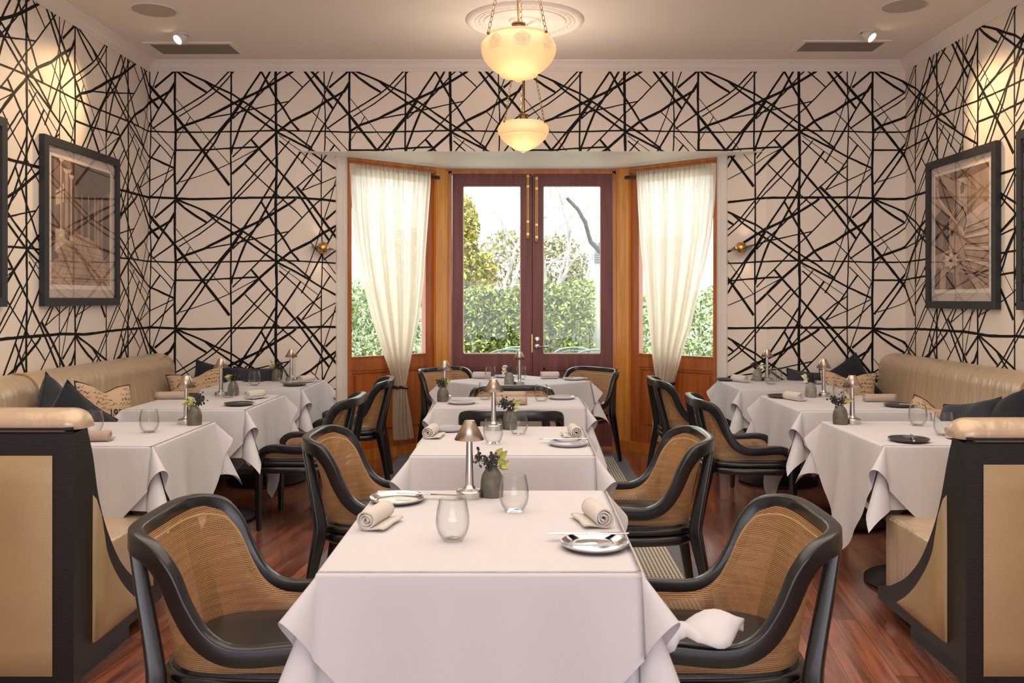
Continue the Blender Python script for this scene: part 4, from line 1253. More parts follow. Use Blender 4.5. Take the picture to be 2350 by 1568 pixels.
# ---------------------------------------------------------------- cushions
def cushion(loc, size, rot, kind_, label, group, name='cushion', th=.13):
    r = empty(name, loc, label=label, cat='cushion', group=group)
    n = 22; s = size / 2
    rotm = Matrix.Rotation(rot[2], 4, 'Z') @ Matrix.Rotation(rot[1], 4, 'Y') @ Matrix.Rotation(rot[0], 4, 'X')
    rr = random.Random(int(abs(loc[0]) * 100 + loc[1] * 10))
    ph = rr.uniform(0, 6)

    def pt(u, v, sg):
        pin = 1 - .10 * (1 - v * v) ** 1 * abs(u) ** 6 - .0
        pin2 = 1 - .10 * (1 - u * u) * abs(v) ** 6
        x = u * s * pin; z = v * s * pin2
        t = th / 2 * (max(0, (1 - u ** 4)) * max(0, (1 - v ** 4))) ** .6
        t *= 1 - .5 * math.exp(-((u * .9) ** 2 * 9 + (v - 1.0) ** 2 * 5)) if kind_ != 'navy_plain' else 1
        z -= .18 * s * math.exp(-(u * u * 7)) * max(0, v) ** 2 if kind_ == 'script' else 0
        t += .004 * sin(9 * u + ph) * sin(7 * v + ph) * (1 - u * u) * (1 - v * v)
        return rotm @ V((x, sg * t, z))
    m = MB()
    for sg in (-1, 1):
        P = [[pt(-1 + 2 * a / n, -1 + 2 * b / n, sg) for b in range(n + 1)] for a in range(n + 1)]
        U = [[(a / n, b / n) for b in range(n + 1)] for a in range(n + 1)]
        m.quad_grid(P, uv=U)
    mt = M['script'] if kind_ == 'script' else (M['navy_grey'] if kind_ == 'slate' else M['navy'])
    m.build('cover', mt, r, angle=180, recalc=False)
    edge = [(-1 + 2 * a / n, -1) for a in range(n)] + [(1, -1 + 2 * a / n) for a in range(n)] + [(1 - 2 * a / n, 1) for a in range(n)] + [(-1, 1 - 2 * a / n) for a in range(n)]
    m = MB(); m.tube([pt(u, v, 0.0) for u, v in edge], .004, 6, closed=True)
    m.build('piping', M['piping'], r)
    return r


GC = 'cushions on the banquettes'
SZ = .42
c = cushion((-2.37, 4.74, SZ + .205), .40, (R(0), R(38), R(64)), 'navy', 'dark navy velvet cushion leaning between end panel and handwriting cushion', GC)
cushion((-2.57, 4.98, SZ + .235), .40, (R(-12), R(35), R(82)), 'slate', 'navy cushion tucked directly behind the dark navy one by the colonnade picture', GC)
c1 = cushion((-2.43, 5.22, SZ + .215), .42, (R(-10), R(8), R(70)), 'script', 'beige handwriting-print cushion behind the navy pair below the colonnade picture', GC)
t = bpy.data.curves.new('lettering', 'FONT'); t.body = '1931'; t.size = .07; t.extrude = .0005
tmpo = bpy.data.objects.new('lettering_curve', t); t.materials.append(M['piping']); COL.objects.link(tmpo); bpy.context.view_layer.update()
lm = bpy.data.meshes.new_from_object(tmpo.evaluated_get(bpy.context.evaluated_depsgraph_get())); bpy.data.objects.remove(tmpo)
to = bpy.data.objects.new('lettering', lm); COL.objects.link(to); to.parent = c1
mm = Matrix.Rotation(R(70), 4, 'Z') @ Matrix.Rotation(R(8), 4, 'Y') @ Matrix.Rotation(R(-10), 4, 'X')
to.matrix_local = mm @ Matrix.Translation((-.03, -.068, .0)) @ Matrix.Rotation(R(90), 4, 'X')
cushion((-2.42, 6.70, SZ + .185), .40, (R(-14), R(-9), R(14)), 'script', 'beige handwriting-print cushion in the corner on the colonnade-picture side', GC)
cushion((-2.32, 6.86, SZ + .205), .42, (R(-10), R(10), R(4)), 'navy', 'navy velvet cushion behind the corner handwriting cushion, colonnade-picture side', GC)
cushion((-2.02, 6.87, SZ + .195), .40, (R(-8), R(0), R(-4)), 'slate', 'navy cushion against the back wall behind the lamp, colonnade-picture side', GC)
cushion((2.46, 6.70, SZ + .17), .42, (R(-14), R(3), R(-8)), 'script', 'beige handwriting-print cushion in the corner on the staircase-picture side', GC)
cushion((2.52, 6.86, SZ + .215), .42, (R(-8), R(-32), R(-4)), 'navy', 'navy velvet cushion tipped above the corner handwriting cushion, staircase-picture side', GC)
cushion((2.22, 6.88, SZ + .185), .36, (R(-6), R(6), R(2)), 'slate', 'navy cushion against the back wall behind the lamp, staircase-picture side', GC)
cushion((2.50, 5.02, SZ + .16), .40, (R(-28), R(-12), R(-68)), 'slate', 'slumped slate navy cushion in front, leaning on seat below the staircase picture', GC)
cushion((2.60, 4.86, SZ + .19), .42, (R(-22), R(-20), R(-80)), 'navy', 'navy velvet cushion with raised corner against the back, staircase-picture side', GC)
cushion((2.47, 5.42, SZ + .12), .40, (R(-34), R(8), R(-62)), 'script', 'beige handwriting-print cushion half hidden behind the plate, staircase-picture side', GC)


# ---------------------------------------------------------------- tables and cloths
def cloth_mb(hx, hy, mode, ext, drop_seed, phi_c=48, phi_s=14, phi_m=4.5, r=.009, wav=1.0):
    """mode 'diamond': |a|+|b|<=ext ; mode 'rect': overhang ext on every side. Origin at table top centre."""
    rr = random.Random(drop_seed); ph = [rr.uniform(0, 6.28) for _ in range(8)]
    m = MB()

    def hang(e):
        """distance e of overhang -> (out, down) with rounded table edge, before flare"""
        q = r * pi / 2
        if e < q: return r * sin(e / r), r * (1 - cos(e / r)), 0
        return r, r, e - q

    def panel_pt(side, b, e):
        h = hy if side in (0, 2) else hx        # half-length of this table edge
        u = b / h
        o, d, s = hang(e)
        phi = R(phi_m + (phi_s - phi_m) * abs(u) ** 3)
        wv = .035 * sin(5.5 * u + ph[side]) + .025 * sin(11 * u + ph[side + 4])
        phi += wav * wv * min(1, s / .12) * (1 - abs(u) ** 3)
        out = o + s * sin(phi); dn = d + s * cos(phi)
        lat = b
        a = (hx if side in (0, 2) else hy) + out
        if side == 0: return (a, lat, -dn)
        if side == 2: return (-a, lat, -dn)
        if side == 1: return (lat, a, -dn)
        return (lat, -a, -dn)

    nb = 40; ne = 16
    # top
    m.quad_grid([[(-hx + 2 * hx * i / nb, -hy + 2 * hy * j / nb, .0016 * sin(3 * i / nb * 3 + ph[0]) * sin(4 * j / nb * 2 + ph[1]) * sin(pi * i / nb) * sin(pi * j / nb)) for j in range(nb + 1)] for i in range(nb + 1)])
    for side in range(4):
        h = hy if side in (0, 2) else hx; ho = hx if side in (0, 2) else hy
        P = []
        for i in range(nb + 1):
            b = -h + 2 * h * i / nb
            E = (ext - ho - abs(b)) if mode == 'diamond' else ext
            row = []
            for j in range(ne + 1):
                f = j / ne
                e = f * E if j > 3 else (r * pi / 2) * j / 3
                if j > 3: e = r * pi / 2 + (E - r * pi / 2) * (j - 3) / (ne - 3)
                row.append(panel_pt(side, b, e))
            P.append(row)
        m.quad_grid(P)
    nt_ = 16
    rc = (ext - hx - hy) if mode == 'diamond' else ext
    for ci, (sx, sy) in enumerate(((1, 1), (-1, 1), (-1, -1), (1, -1))):
        P = []
        for i in range(nt_ + 1):
            th = pi / 2 * i / nt_
            rm = rc / (cos(th) + sin(th)) if mode == 'diamond' else rc / max(cos(th), sin(th))
            row = []
            for j in range(ne + 1):
                e = (r * pi / 2) * j / 3 if j <= 3 else r * pi / 2 + (rm - r * pi / 2) * (j - 3) / (ne - 3)
                o, d, s = hang(e)
                phi = R(phi_s + (phi_c - phi_s) * sin(2 * th) ** 1.3)
                out = o + s * sin(phi); dn = d + s * cos(phi)
                row.append((sx * (hx + out * cos(th)), sy * (hy + out * sin(th)), -dn))
            P.append(row)
        m.quad_grid(P)
    return m


def table(x, y, hx, hy, rz, phrase, seed, disc=.28, ext=None, px=0, py=0, zt=.71, curl=False):
    t = empty('dining_table', (x, y, 0), rz, 'black pedestal dining table under white cloth, ' + phrase, 'table', 'cloth-covered pedestal tables')
    m = MB(); m.box(-hx + .01, -hy + .01, zt - .032, hx - .01, hy - .01, zt - .006, bev=.01); m.build('tabletop', M['black_wood'], t, recalc=True)
    m = MB(); m.tube([(px, py, .03), (px, py, zt - .03)], .044, 20); m.build('column', M['black_metal'], t)
    m = MB(); m.lathe([(0, .009), (disc, .009), (disc, .014), (disc - .012, .019), (.09, .032), (.05, .045), (.045, .07), (0, .07)], 48, (px, py, 0)); m.build('base_plate', M['black_metal'], t)
    m = cloth_mb(hx - .010, hy - .010, 'rect', .27, seed, phi_c=26, phi_s=9, phi_m=0.4, wav=.25)
    o = m.build('under_cloth', M['under_linen'], merge=True, angle=180); o.location = (x, y, zt - .003); o.rotation_euler = (0, 0, rz)
    tag(o, 'plain white under-cloth with hanging corners on the ' + phrase, 'tablecloth', 'white under-cloths')
    R_ = ext or (hx + hy + .19)
    m = cloth_mb(hx, hy, 'diamond', R_, seed)
    o2 = m.build('tablecloth', M['linen'], merge=True, angle=180); o2.location = (x, y, zt); o2.rotation_euler = (0, 0, rz)
    tag(o2, 'white linen tablecloth laid cornerwise on the ' + phrase, 'tablecloth', 'white top tablecloths')
    return o, o2


ZT = .7105
PH = dict(C1='front centre table', C2='second centre table', C3='third centre table', C4='table in the bay window',
          L1='front banquette table, colonnade-picture side', L2='middle banquette table, colonnade-picture side', L3='back-wall banquette table, colonnade-picture side',
          R1='front banquette table, staircase-picture side', R2='middle banquette table, staircase-picture side', R3='back-wall banquette table, staircase-picture side')
u1, c1_ = table(-.090, 2.464, .366, .436, 0, PH['C1'], 1)
table(-.065, 3.955, .366, .410, 0, PH['C2'], 2)
table(-.057, 5.417, .440, .270, 0, PH['C3'], 3, disc=.20, py=-.13, ext=.86)
table(-.03, 6.82, .40, .40, R(45), PH['C4'], 4, disc=.24)
u2, _ = table(-1.905, 4.148, .355, .378, 0, PH['L1'], 5)
u3, _ = table(-1.890, 5.425, .350, .400, 0, PH['L2'], 6)
table(-1.860, 6.560, .345, .355, 0, PH['L3'], 7)
table(1.905, 4.172, .358, .382, 0, PH['R1'], 8)
u4, _ = table(1.925, 5.375, .360, .408, 0, PH['R2'], 9)
table(1.885, 6.535, .355, .350, 0, PH['R3'], 10)


def plain(m, name, mt, loc, rz, label, cat, group, **k):
    o = m.build(name, mt, **k); o.location = loc; o.rotation_euler = (0, 0, rz)
    return tag(o, label, cat, group)


# curled end of the front tablecloth resting on the chair arm
G = []
for i in range(15):
    u = i / 14; x = .30 + .235 * u; y = 2.085 + .05 * u - .436
    wd = (.035 + .055 * sin(pi * min(1, u * 1.05)) ** .8) * (1 - .9 * max(0, u - .8) / .2)
    wd *= .55 if .25 < u < .4 else 1
    row = []
    for j in range(9):
        v = j / 8 * 2 - 1
        row.append((x + .366 * 0 + .090 - .0, y - 2.464 + .436 + v * wd, -.178 + .036 * (1 - v * v) * sin(pi * u) + .016 * sin(9 * u + 2 * v) + .02 * u))
    G.append(row)
m = MB(); m.quad_grid(G)
o = m.build('curled_hem', M['linen'], c1_, angle=180, solid=.002)


# ---------------------------------------------------------------- chair
def make_chair():
    ch = empty('cane_armchair', (0, 0, 0))
    half = [(-.278, 0, .733), (-.277, .09, .733), (-.266, .165, .732), (-.236, .220, .727), (-.190, .248, .710), (-.150, .256, .660), (-.116, .258, .583), (-.076, .257, .517), (-.023, .256, .478), (.045, .254, .468), (.17, .248, .476), (.228, .245, .462), (.258, .242, .424), (.266, .240, .37)]
    hp = crom(half, 6)
    full = [V((p.x, -p.y, p.z)) for p in hp[::-1]][:-1] + hp
    nrm = []
    for p in full:
        if p.x < -.10:
            a = V((p.x + .05, p.y * 1.25, 0))
            nrm.append(a.normalized())
        else:
            f = min(1, (p.x + .10) / .1); a = V((-.15 * (1 - f), math.copysign(1, p.y), 0)); nrm.append(a.normalized())
    hh = []; ww = []
    for p in full:
        top = max(0, min(1, (p.z - .6) / .12)); hh.append(.048 + .005 * top); ww.append(.034 + .003 * top)
    m = MB(); m.sweep(full, nrm, ww, hh)
    m.build('arm_rail', M['black_wood'], ch, angle=50, recalc=True)
    # front legs
    for s in (-1, 1):
        pts = [(.266, s * .240, .385), (.266, s * .240, .30), (.265, s * .238, .15), (.264, s * .236, .006)]
        m = MB(); m.sweep(pts, [(0, s, 0)] * 4, [.036, .035, .031, .027], [.044, .042, .035, .027])
        m.lathe([(.010, 0), (.010, .006)], 10, (.264, s * .236, 0))
        m.build('leg', M['black_wood'], ch, angle=50, recalc=True)
    # rear legs run from the top rail past the seat frame to the floor
    for s in (-1, 1):
        pts = crom([(-.262, s * .176, .712), (-.240, s * .184, .60), (-.214, s * .196, .48), (-.200, s * .204, .40), (-.204, s * .208, .355), (-.234, s * .218, .20), (-.266, s * .230, .006)], 4)
        wr = []
        for p in pts: wr.append(interp([(0, .028), (.2, .036), (.38, .048), (.5, .042), (.72, .034)], p.z))
        m = MB(); m.sweep(pts, [(-1, s * .5, 0)] * len(pts), wr, wr)
        m.lathe([(.010, 0), (.010, .006)], 10, (-.266, s * .230, 0))
        m.build('leg', M['black_wood'], ch, angle=50, recalc=True)
    # seat frame rings
    ring = [(-.205, 0), (-.202, .07), (-.188, .135), (-.150, .180), (-.10, .205), (0, .220), (.12, .225), (.20, .226), (.245, .222)]
    rp = crom([(a, b, 0) for a, b in ring], 5)
    loop = [V((p.x, p.y, 0)) for p in rp] + [V((.262, .19, 0)), V((.266, .1, 0)), V((.266, 0, 0)), V((.266, -.1, 0)), V((.262, -.19, 0))] + [V((p.x, -p.y, 0)) for p in rp[::-1]][:-1]
    m = MB()
    for z, rad_, wz in ((.350, .021, .022), (.386, .017, .016)):
        rows = []
        n = len(loop)
        for i, p in enumerate(loop):
            t = (loop[(i + 1) % n] - loop[i - 1]).normalized(); o_ = V((t.y, -t.x, 0))
            if o_.dot(V((p.x, p.y, 0))) < 0: o_ = -o_
            rows.append([V((p.x, p.y, z)) + o_ * rad_ * cos(2 * pi * k / 10) + V((0, 0, wz * sin(2 * pi * k / 10))) for k in range(10)])
        m.quad_grid(rows, closed_u=True, closed_v=True)
    m.build('seat_frame', M['black_wood'], ch, angle=60, recalc=True)
    # cushion
    rows = []
    for f, z in ((1.0, .37), (1.0, .395), (.985, .410), (.95, .420), (.80, .428), (.5, .430), (.2, .427), (.01, .426)):
        rows.append([(p.x * f + .02 * (1 - f), p.y * f, z) for p in loop])
    m = MB(); m.quad_grid(rows, closed_v=True); m.build('seat', M['black_leather'], ch, angle=60, recalc=True)
    # cane, wrapping from arm to arm between rail and seat frame
    cutoff = [p for p in hp if not (p.x > .235 and p.z < .462)]
    nr_ = len(cutoff)
    ra = [(p.x, p.y) for p in rp]
    cum = [0]
    for a, b in zip(rp, rp[1:]): cum.append(cum[-1] + (b - a).length)
    c2 = [0]
    for a, b in zip(cutoff, cutoff[1:]): c2.append(c2[-1] + V((b.x - a.x, b.y - a.y)).length + 1e-6)

    def low(s01):
        L_ = s01 * cum[-1]
        return V((interp(list(zip(cum, [p.x for p in rp])), L_) * .985 + .004, interp(list(zip(cum, [p.y for p in rp])), L_) * .985, .395))
    cols = []
    for p, c_ in zip(cutoff, c2): cols.append((V((p.x * .945, p.y * .955, p.z)), low(c_ / c2[-1])))
    allc = [(V((a.x, -a.y, a.z)), V((b.x, -b.y, b.z))) for a, b in cols[::-1]][:-1] + cols
    P = []; U = []; us = 0; prev = None
    for a, b in allc:
        if prev is not None: us += (V((b.x, b.y, 0)) - prev).length * 1.15
        prev = V((b.x, b.y, 0))
        inw = V((-a.x * .0, 0, 0)); row = []; ur = []
        for k in range(15):
            f = k / 14; q = b.lerp(a, f)
            bul = -.012 * sin(pi * f); d = V((q.x, q.y, 0)); d = d.normalized() if d.length > 1e-5 else d
            q = q + d * bul
            row.append(q); ur.append((us, q.z))
        P.append(row); U.append(ur)
    m = MB(); m.quad_grid(P, uv=U); m.build('cane_panel', M['cane'], ch, angle=180)
    # cane binding along the inner edge of the rail
    m = MB(); pts = []
    for (a, b), p in zip(allc, allc):
        dr_ = (b - a); 
        dn = dr_.normalized() if dr_.length > 1e-4 else V((0, 0, -1))
        pts.append(a + dn * .030)
    m.tube(pts, .004, 6); m.build('cane_binding', M['cane_edge'], ch)
    return ch


proto = make_chair()
GCH = 'black cane-backed armchairs'
chairs = [
    (-.690, 2.39, 0, 'black cane armchair at front centre table, on the colonnade-picture side'),
    (.518, 2.39, 180, 'black cane armchair at front centre table, with tablecloth curl on its arm'),
    (-.610, 3.83, 0, 'black cane armchair at second centre table, on the colonnade-picture side'),
    (.510, 3.81, 180, 'black cane armchair at second centre table, on the staircase-picture side'),
    (-.045, 4.81, 90, 'black cane armchair with back towards the second centre table'),
    (-.05, 5.60, -90, 'black cane armchair between the third centre table and bay window table'),
    (-.49, 7.27, -45, 'black cane armchair behind the bay window table, near the colonnade-side curtain'),
    (.467, 7.27, -135, 'black cane armchair behind the bay window table, near the staircase-side curtain'),
    (-1.235, 5.37, 180, 'black cane armchair at middle banquette table, colonnade-picture side'),
    (-1.215, 6.52, 186, 'black cane armchair at back-wall banquette table, colonnade-picture side'),
    (1.295, 5.32, -2, 'black cane armchair at middle banquette table, staircase-picture side'),
    (1.240, 6.56, 0, 'black cane armchair at back-wall banquette table, staircase-picture side'),
]
for i, (x, y, a, lb) in enumerate(chairs):
    if i == 0:
        o = proto; o.location = (x, y, .008); o.rotation_euler = (0, 0, R(a))
    else:
        o = dup(proto, (x, y, .008 if abs(x) < .9 else .0), R(a))
    tag(o, lb, 'armchair', GCH)

# ---------------------------------------------------------------- tabletop things
def make_lamp():
    r = empty('table_lamp')
    m = MB(); m.lathe([(0, 0), (.041, 0), (.041, .020), (.038, .024), (.020, .029), (.013, .040), (.0, .040)], 32); m.build('base', M['steel'], r, recalc=True)
    m = MB(); m.lathe([(.0, .03), (.0135, .03), (.0115, .10), (.0095, .195), (0, .195)], 24); m.build('stem', M['steel'], r, recalc=True)
    m = MB(); m.lathe([(.0465, .182), (.0165, .237), (.0155, .240), (0, .241)], 40); m.build('lamp_shade', M['gold_metal'], r, angle=25, solid=.0015)
    return r


def make_vase(mt):
    r = MB(); prof = [(0, 0), (.032, 0), (.035, .004), (.036, .022), (.0355, .045), (.031, .068), (.022, .083), (.0135, .091), (.0125, .094), (.009, .092), (.009, .07), (0, .068)]
    r.lathe([(p.x, p.y) for p in crom([(a, b, 0) for a, b in prof], 2)], 32)
    return r.build('bud_vase', mt, angle=60, recalc=True)


def make_glass():
    m = MB(); pr = [(0, .006), (.020, .0055), (.026, .008), (.036, .022), (.0415, .042), (.0415, .062), (.038, .085), (.0345, .104)]
    outer = [(0, 0), (.024, 0), (.027, .003), (.0375, .019), (.043, .040), (.043, .062), (.0395, .086), (.0355, .104), (.0350, .105)]
    pr = crom([(a, b, 0) for a, b in outer + pr[::-1]], 3)
    m.lathe([(max(0, p.x), max(0, p.y)) for p in pr], 36)
    return m.build('stemless_glass', M['glass'], angle=60)


def make_plate(mt, deep=False):
    m = MB(); pr = [(0, .004), (.055, .004), (.068, .007), (.080, .014), (.084, .016), (.0855, .014), (.082, .009), (.070, .002), (.055, 0), (0, 0)]
    m.lathe([(p.x, max(0, p.y)) for p in crom([(a, b, 0) for a, b in pr], 2)], 48)
    return m.build('side_plate', mt, angle=60)


def make_knife():
    r = empty('table_knife')
    m = MB(); m.box(-.005, -.11, 0, .005, 0, .004, bev=.0018); m.build('handle', M['silver'], r, recalc=True)
    m = MB(); m.prism([(-.0045, -.005), (.0045, -.005), (.0085, .04), (.008, .085), (.001, .105), (-.004, .09)], 'z', .001, .0026); m.build('blade', M['silver'], r, smooth=False)
    return r


def make_napkin(mt, rad=.027, ln=.14, flap=.026):
    n = 70; P = []
    for i in range(n + 1):
        f = i / n; a = 2 * pi * 3.1 * f; rr_ = .004 + (rad - .004) * f
        P.append((rr_ * cos(a + 4.15), rad + rr_ * sin(a + 4.15)))
    # straight flap lying on the table
    x0, z0 = P[-1]
    P += [(x0 + .012, max(.006, z0 - .002)), (rad + flap * .5, .010), (rad + flap, .009)]
    m = MB(); rows = []
    for k in range(8):
        y = -ln / 2 + ln * k / 7
        rows.append([(x * (1 + .03 * sin(k * 1.3)), y + (.004 * sin(i * .5) if k in (0, 7) else 0), max(.0035, z)) for i, (x, z) in enumerate(P)])
    m.quad_grid(rows)
    return m.build('rolled_napkin', mt, angle=70, solid=.0045)


def sprig_mb(seed, nleaf=5, nb=46, flower=False):
    rr = random.Random(seed)
    S = MB(); B = MB(); F = MB()
    tips = []
    for k in range(6):
        a = rr.uniform(pi * .5, pi * 1.6); l = rr.uniform(.030, .062); le = rr.uniform(.35, .95)
        tip = V((l * cos(a) * le, l * sin(a) * le * .7, .012 + l * (1 - le * .5))); tips.append(tip)
        pts = [V((0, 0, -.05)), V((tip.x * .2, tip.y * .2, .01)), V((tip.x * .7, tip.y * .7, tip.z * .7)), tip]
        S.tube(crom(pts, 3), .0013, 5)
        for _ in range(nb // 6):
            q = tip * rr.uniform(.45, 1.08) + V((rr.gauss(0, .009), rr.gauss(0, .010), rr.gauss(0, .010))); S.tube([tip, q], .0007, 4, cap=False); B.sphere(q, rr.uniform(.0036, .0056), 6)
    for k in range(nleaf):
        a = rr.uniform(-.9, .75); l = rr.uniform(.019, .025); c = V((rr.uniform(.004, .030), rr.uniform(-.018, .018), rr.uniform(.004, .048)))
        S.tube([V((0, 0, -.04)), V((c.x * .4, c.y * .4, .0)), c], .0012, 5)
        ax = V((cos(a), rr.uniform(-.5, .5), sin(a) + .25)).normalized(); sd = ax.cross(V((rr.uniform(-.4, .4), 1, rr.uniform(-.4, .4)))).normalized(); nn = ax.cross(sd)
        rows = []
        for i in range(7):
            u = i / 6; w_ = l * .46 * sin(pi * u ** .8) + .0003
            rows.append([c + ax * (l * 1.5 * u) + sd * (w_ * v) + nn * (.006 * (v * v) - .008 * u * u) for v in (-1, -.5, 0, .5, 1)])
        F.quad_grid(rows)
    return S, B, F


def place_sprig(loc, rz, seed, phrase, pale=False, nleaf=5, nb=46):
    r = empty('berry_sprig', loc, rz, 'berry sprig with ' + ('cream blossom' if pale else 'lime leaves') + ' in vase, ' + phrase, 'flowers', 'sprigs in the bud vases')
    S, B, F = sprig_mb(seed, nleaf, nb)
    S.build('stem', M['stem'], r); B.build('berries', M['berry'], r); F.build('leaves', M['petal'] if pale else M['leaf_yellow'], r, angle=180)


lamp0 = make_lamp(); vase0 = make_vase(M['stone']); vase1 = make_vase(M['stone_light']); glass0 = make_glass()
plateS = make_plate(M['silver']); plateD = make_plate(M['dark_plate']); plateG = make_plate(M['grey_plate'])
nap0 = make_napkin(M['napkin']); nap1 = make_napkin(M['beige_napkin'], .024, .19); knife0 = make_knife()
used = set()


def put1(src, loc, rz=0, label=None, cat=None, group=None, scale=None):
    if src.name in used:
        o = dup(src, loc, rz, scale=scale)
    else:
        used.add(src.name); o = src; o.location = loc; o.rotation_euler = (0, 0, rz)
        if scale: o.scale = scale
    return tag(o, label, cat, group)


def lamp(x, y, t): put1(lamp0, (x, y, ZT), 0, 'brushed metal table lamp with cone shade on the ' + PH[t], 'table lamp', 'cone-shade table lamps')


def vase(x, y, t, light=False, seed=1, rz=0, pale=False, nleaf=6, nb=84):
    put1(vase1 if light else vase0, (x, y, ZT), 0, 'small ' + ('pale' if light else 'dark') + ' grey stoneware bud vase on the ' + PH[t], 'vase', 'stoneware bud vases')
    place_sprig((x, y, ZT + .085), rz, seed, PH[t], pale, nleaf, nb)


def glass(x, y, t, w_): put1(glass0, (x, y, ZT), 0, 'clear stemless glass ' + w_ + ' on the ' + PH[t], 'glass', 'stemless glasses')


def plate(x, y, t, src, adj, w_, s=1.0, knife=None):
    put1(src, (x, y, ZT), 0, adj + ' side plate ' + w_ + ' on the ' + PH[t], 'plate', 'side plates', scale=(s, s, 1))
    if knife:
        dx_, dy_, rz, zz = knife
        put1(knife0, (x + dx_, y + dy_, ZT + zz), rz, 'butter knife with the ' + adj + ' plate ' + ('at the front' if 'front' in w_ else w_.replace('with knife laid behind', '').replace('with knife, ', '').replace('with knife ', '')) + ', ' + PH[t], 'knife', 'butter knives')


def napkin(x, y, t, rz, w_, src=None, adj='pale'):
    put1(src or nap0, (x, y, ZT + .001), rz, adj + ' linen napkin roll ' + w_ + ' on the ' + PH[t], 'napkin', 'rolled napkins')


# front centre table
lamp(-.158, 2.800, 'C1'); vase(-.088, 2.815, 'C1', seed=11, rz=0)
glass(-.173, 2.300, 'C1', 'nearer the lamp base front, '[:0] + 'closest to the table front'); glass(-.017, 2.615, 'C1', 'beside the bud vase')
plate(.187, 2.235, 'C1', plateS, 'silver', 'with knife laid behind', knife=(-.016, .060, R(92), .0165))
plate(-.376, 2.745, 'C1', plateS, 'silver', 'next to the far napkin roll', knife=(.10, .030, R(-100), .013))
napkin(-.395, 2.455, 'C1', R(-14), 'by the colonnade-side chair'); napkin(.212, 2.48, 'C1', R(192), 'by the staircase-side chair')
# second centre table
lamp(-.125, 4.26, 'C2'); vase(-.048, 4.28, 'C2', seed=23, rz=R(10))
glass(-.115, 3.85, 'C2', 'in front of the lamp'); glass(-.006, 4.10, 'C2', 'in front of the vase')
plate(.206, 3.80, 'C2', plateG, 'grey', 'with knife laid behind', knife=(-.022, .058, R(93), .0165)); plate(-.337, 4.23, 'C2', plateG, 'grey', 'behind the napkin roll')
napkin(-.40, 4.03, 'C2', R(-6), 'by the colonnade-side chair'); napkin(.245, 4.03, 'C2', R(184), 'by the staircase-side chair')
# third
lamp(-.467, 5.55, 'C3'); vase(-.467, 5.43, 'C3', seed=31, rz=R(60))
glass(-.216, 5.55, 'C3', 'behind the lamp of the second table'); glass(.130, 5.43, 'C3', 'in front of the far plate')
plate(-.345, 5.32, 'C3', plateG, 'grey', 'with knife, beside the vase', knife=(.0, .0, R(80), .0135)); plate(.26, 5.58, 'C3', plateG, 'grey', 'at the far edge')
napkin(-.055, 5.26, 'C3', R(90), 'folded at the front edge', nap1, 'beige'); napkin(-.060, 5.57, 'C3', R(90), 'folded at the far edge', nap1, 'beige')
# bay table
lamp(-.003, 6.52, 'C4'); vase(-.078, 6.50, 'C4', True, seed=44, pale=True, rz=R(180), nleaf=8, nb=40)
glass(-.225, 6.86, 'C4', 'in front of the napkin roll'); glass(.01, 6.92, 'C4', 'hidden behind the lamp')
plate(-.120, 7.12, 'C4', plateG, 'grey', 'at the far corner'); plate(.415, 6.90, 'C4', plateG, 'grey', 'with knife near the armchair', .95, knife=(.0, .0, R(80), .0135))
napkin(-.30, 7.02, 'C4', R(80), 'on the colonnade-picture side'); napkin(.235, 7.03, 'C4', R(-82), 'on the staircase-picture side')
# colonnade side
lamp(-1.665, 4.46, 'L1'); vase(-1.610, 4.42, 'L1', seed=51, rz=R(200)); glass(-1.985, 4.16, 'L1', 'behind the napkin roll'); glass(-1.730, 4.17, 'L1', 'standing alone near the centre')
napkin(-1.885, 3.90, 'L1', R(96), 'by the end panel', nap1, 'beige')
lamp(-1.925, 5.755, 'L2'); vase(-1.850, 5.765, 'L2', seed=61, rz=R(170)); glass(-1.835, 5.62, 'L2', 'in front of the vase')
plate(-1.647, 5.24, 'L2', plateD, 'dark', 'near the chair', knife=(0, 0, R(75), .0135)); plate(-2.12, 5.70, 'L2', plateD, 'dark', 'beside the banquette')
napkin(-1.660, 5.60, 'L2', R(-28), 'next to the dark plate'); napkin(-2.165, 5.56, 'L2', R(100), 'beside the banquette', nap1, 'beige')
lamp(-1.745, 6.82, 'L3'); vase(-1.855, 6.80, 'L3', seed=71, rz=R(170), nb=66); glass(-1.916, 6.45, 'L3', 'standing nearer the banquette'); glass(-1.758, 6.66, 'L3', 'in front of the lamp')
plate(-1.62, 6.43, 'L3', plateD, 'dark', 'near the chair', knife=(0, 0, R(75), .0135)); plate(-2.02, 6.80, 'L3', plateD, 'dark', 'at the far edge'); napkin(-1.600, 6.70, 'L3', R(-28), 'next to the dark plate')
# staircase side
lamp(1.665, 4.475, 'R1'); vase(1.596, 4.45, 'R1', seed=81, rz=R(-10)); glass(1.96, 4.40, 'R1', 'standing alone near the centre'); glass(1.935, 4.08, 'R1', 'behind the napkin roll')
plate(1.70, 3.905, 'R1', plateD, 'dark', 'with knife at the front', knife=(.02, .01, R(-20), .0135)); napkin(1.975, 3.99, 'R1', R(-84), 'by the end panel')
lamp(1.945, 5.72, 'R2'); vase(1.850, 5.68, 'R2', True, seed=91, pale=True, rz=R(180)); glass(2.015, 5.62, 'R2', 'behind the lamp, small')
plate(1.655, 5.66, 'R2', plateD, 'dark', 'behind the napkin roll'); napkin(1.685, 5.50, 'R2', R(22), 'next to the dark plate')
plate(2.195, 5.17, 'R2', plateD, 'dark', 'beside the banquette', knife=(0, 0, R(75), .0135)); napkin(2.185, 5.42, 'R2', R(90), 'beside the banquette', nap1, 'beige')
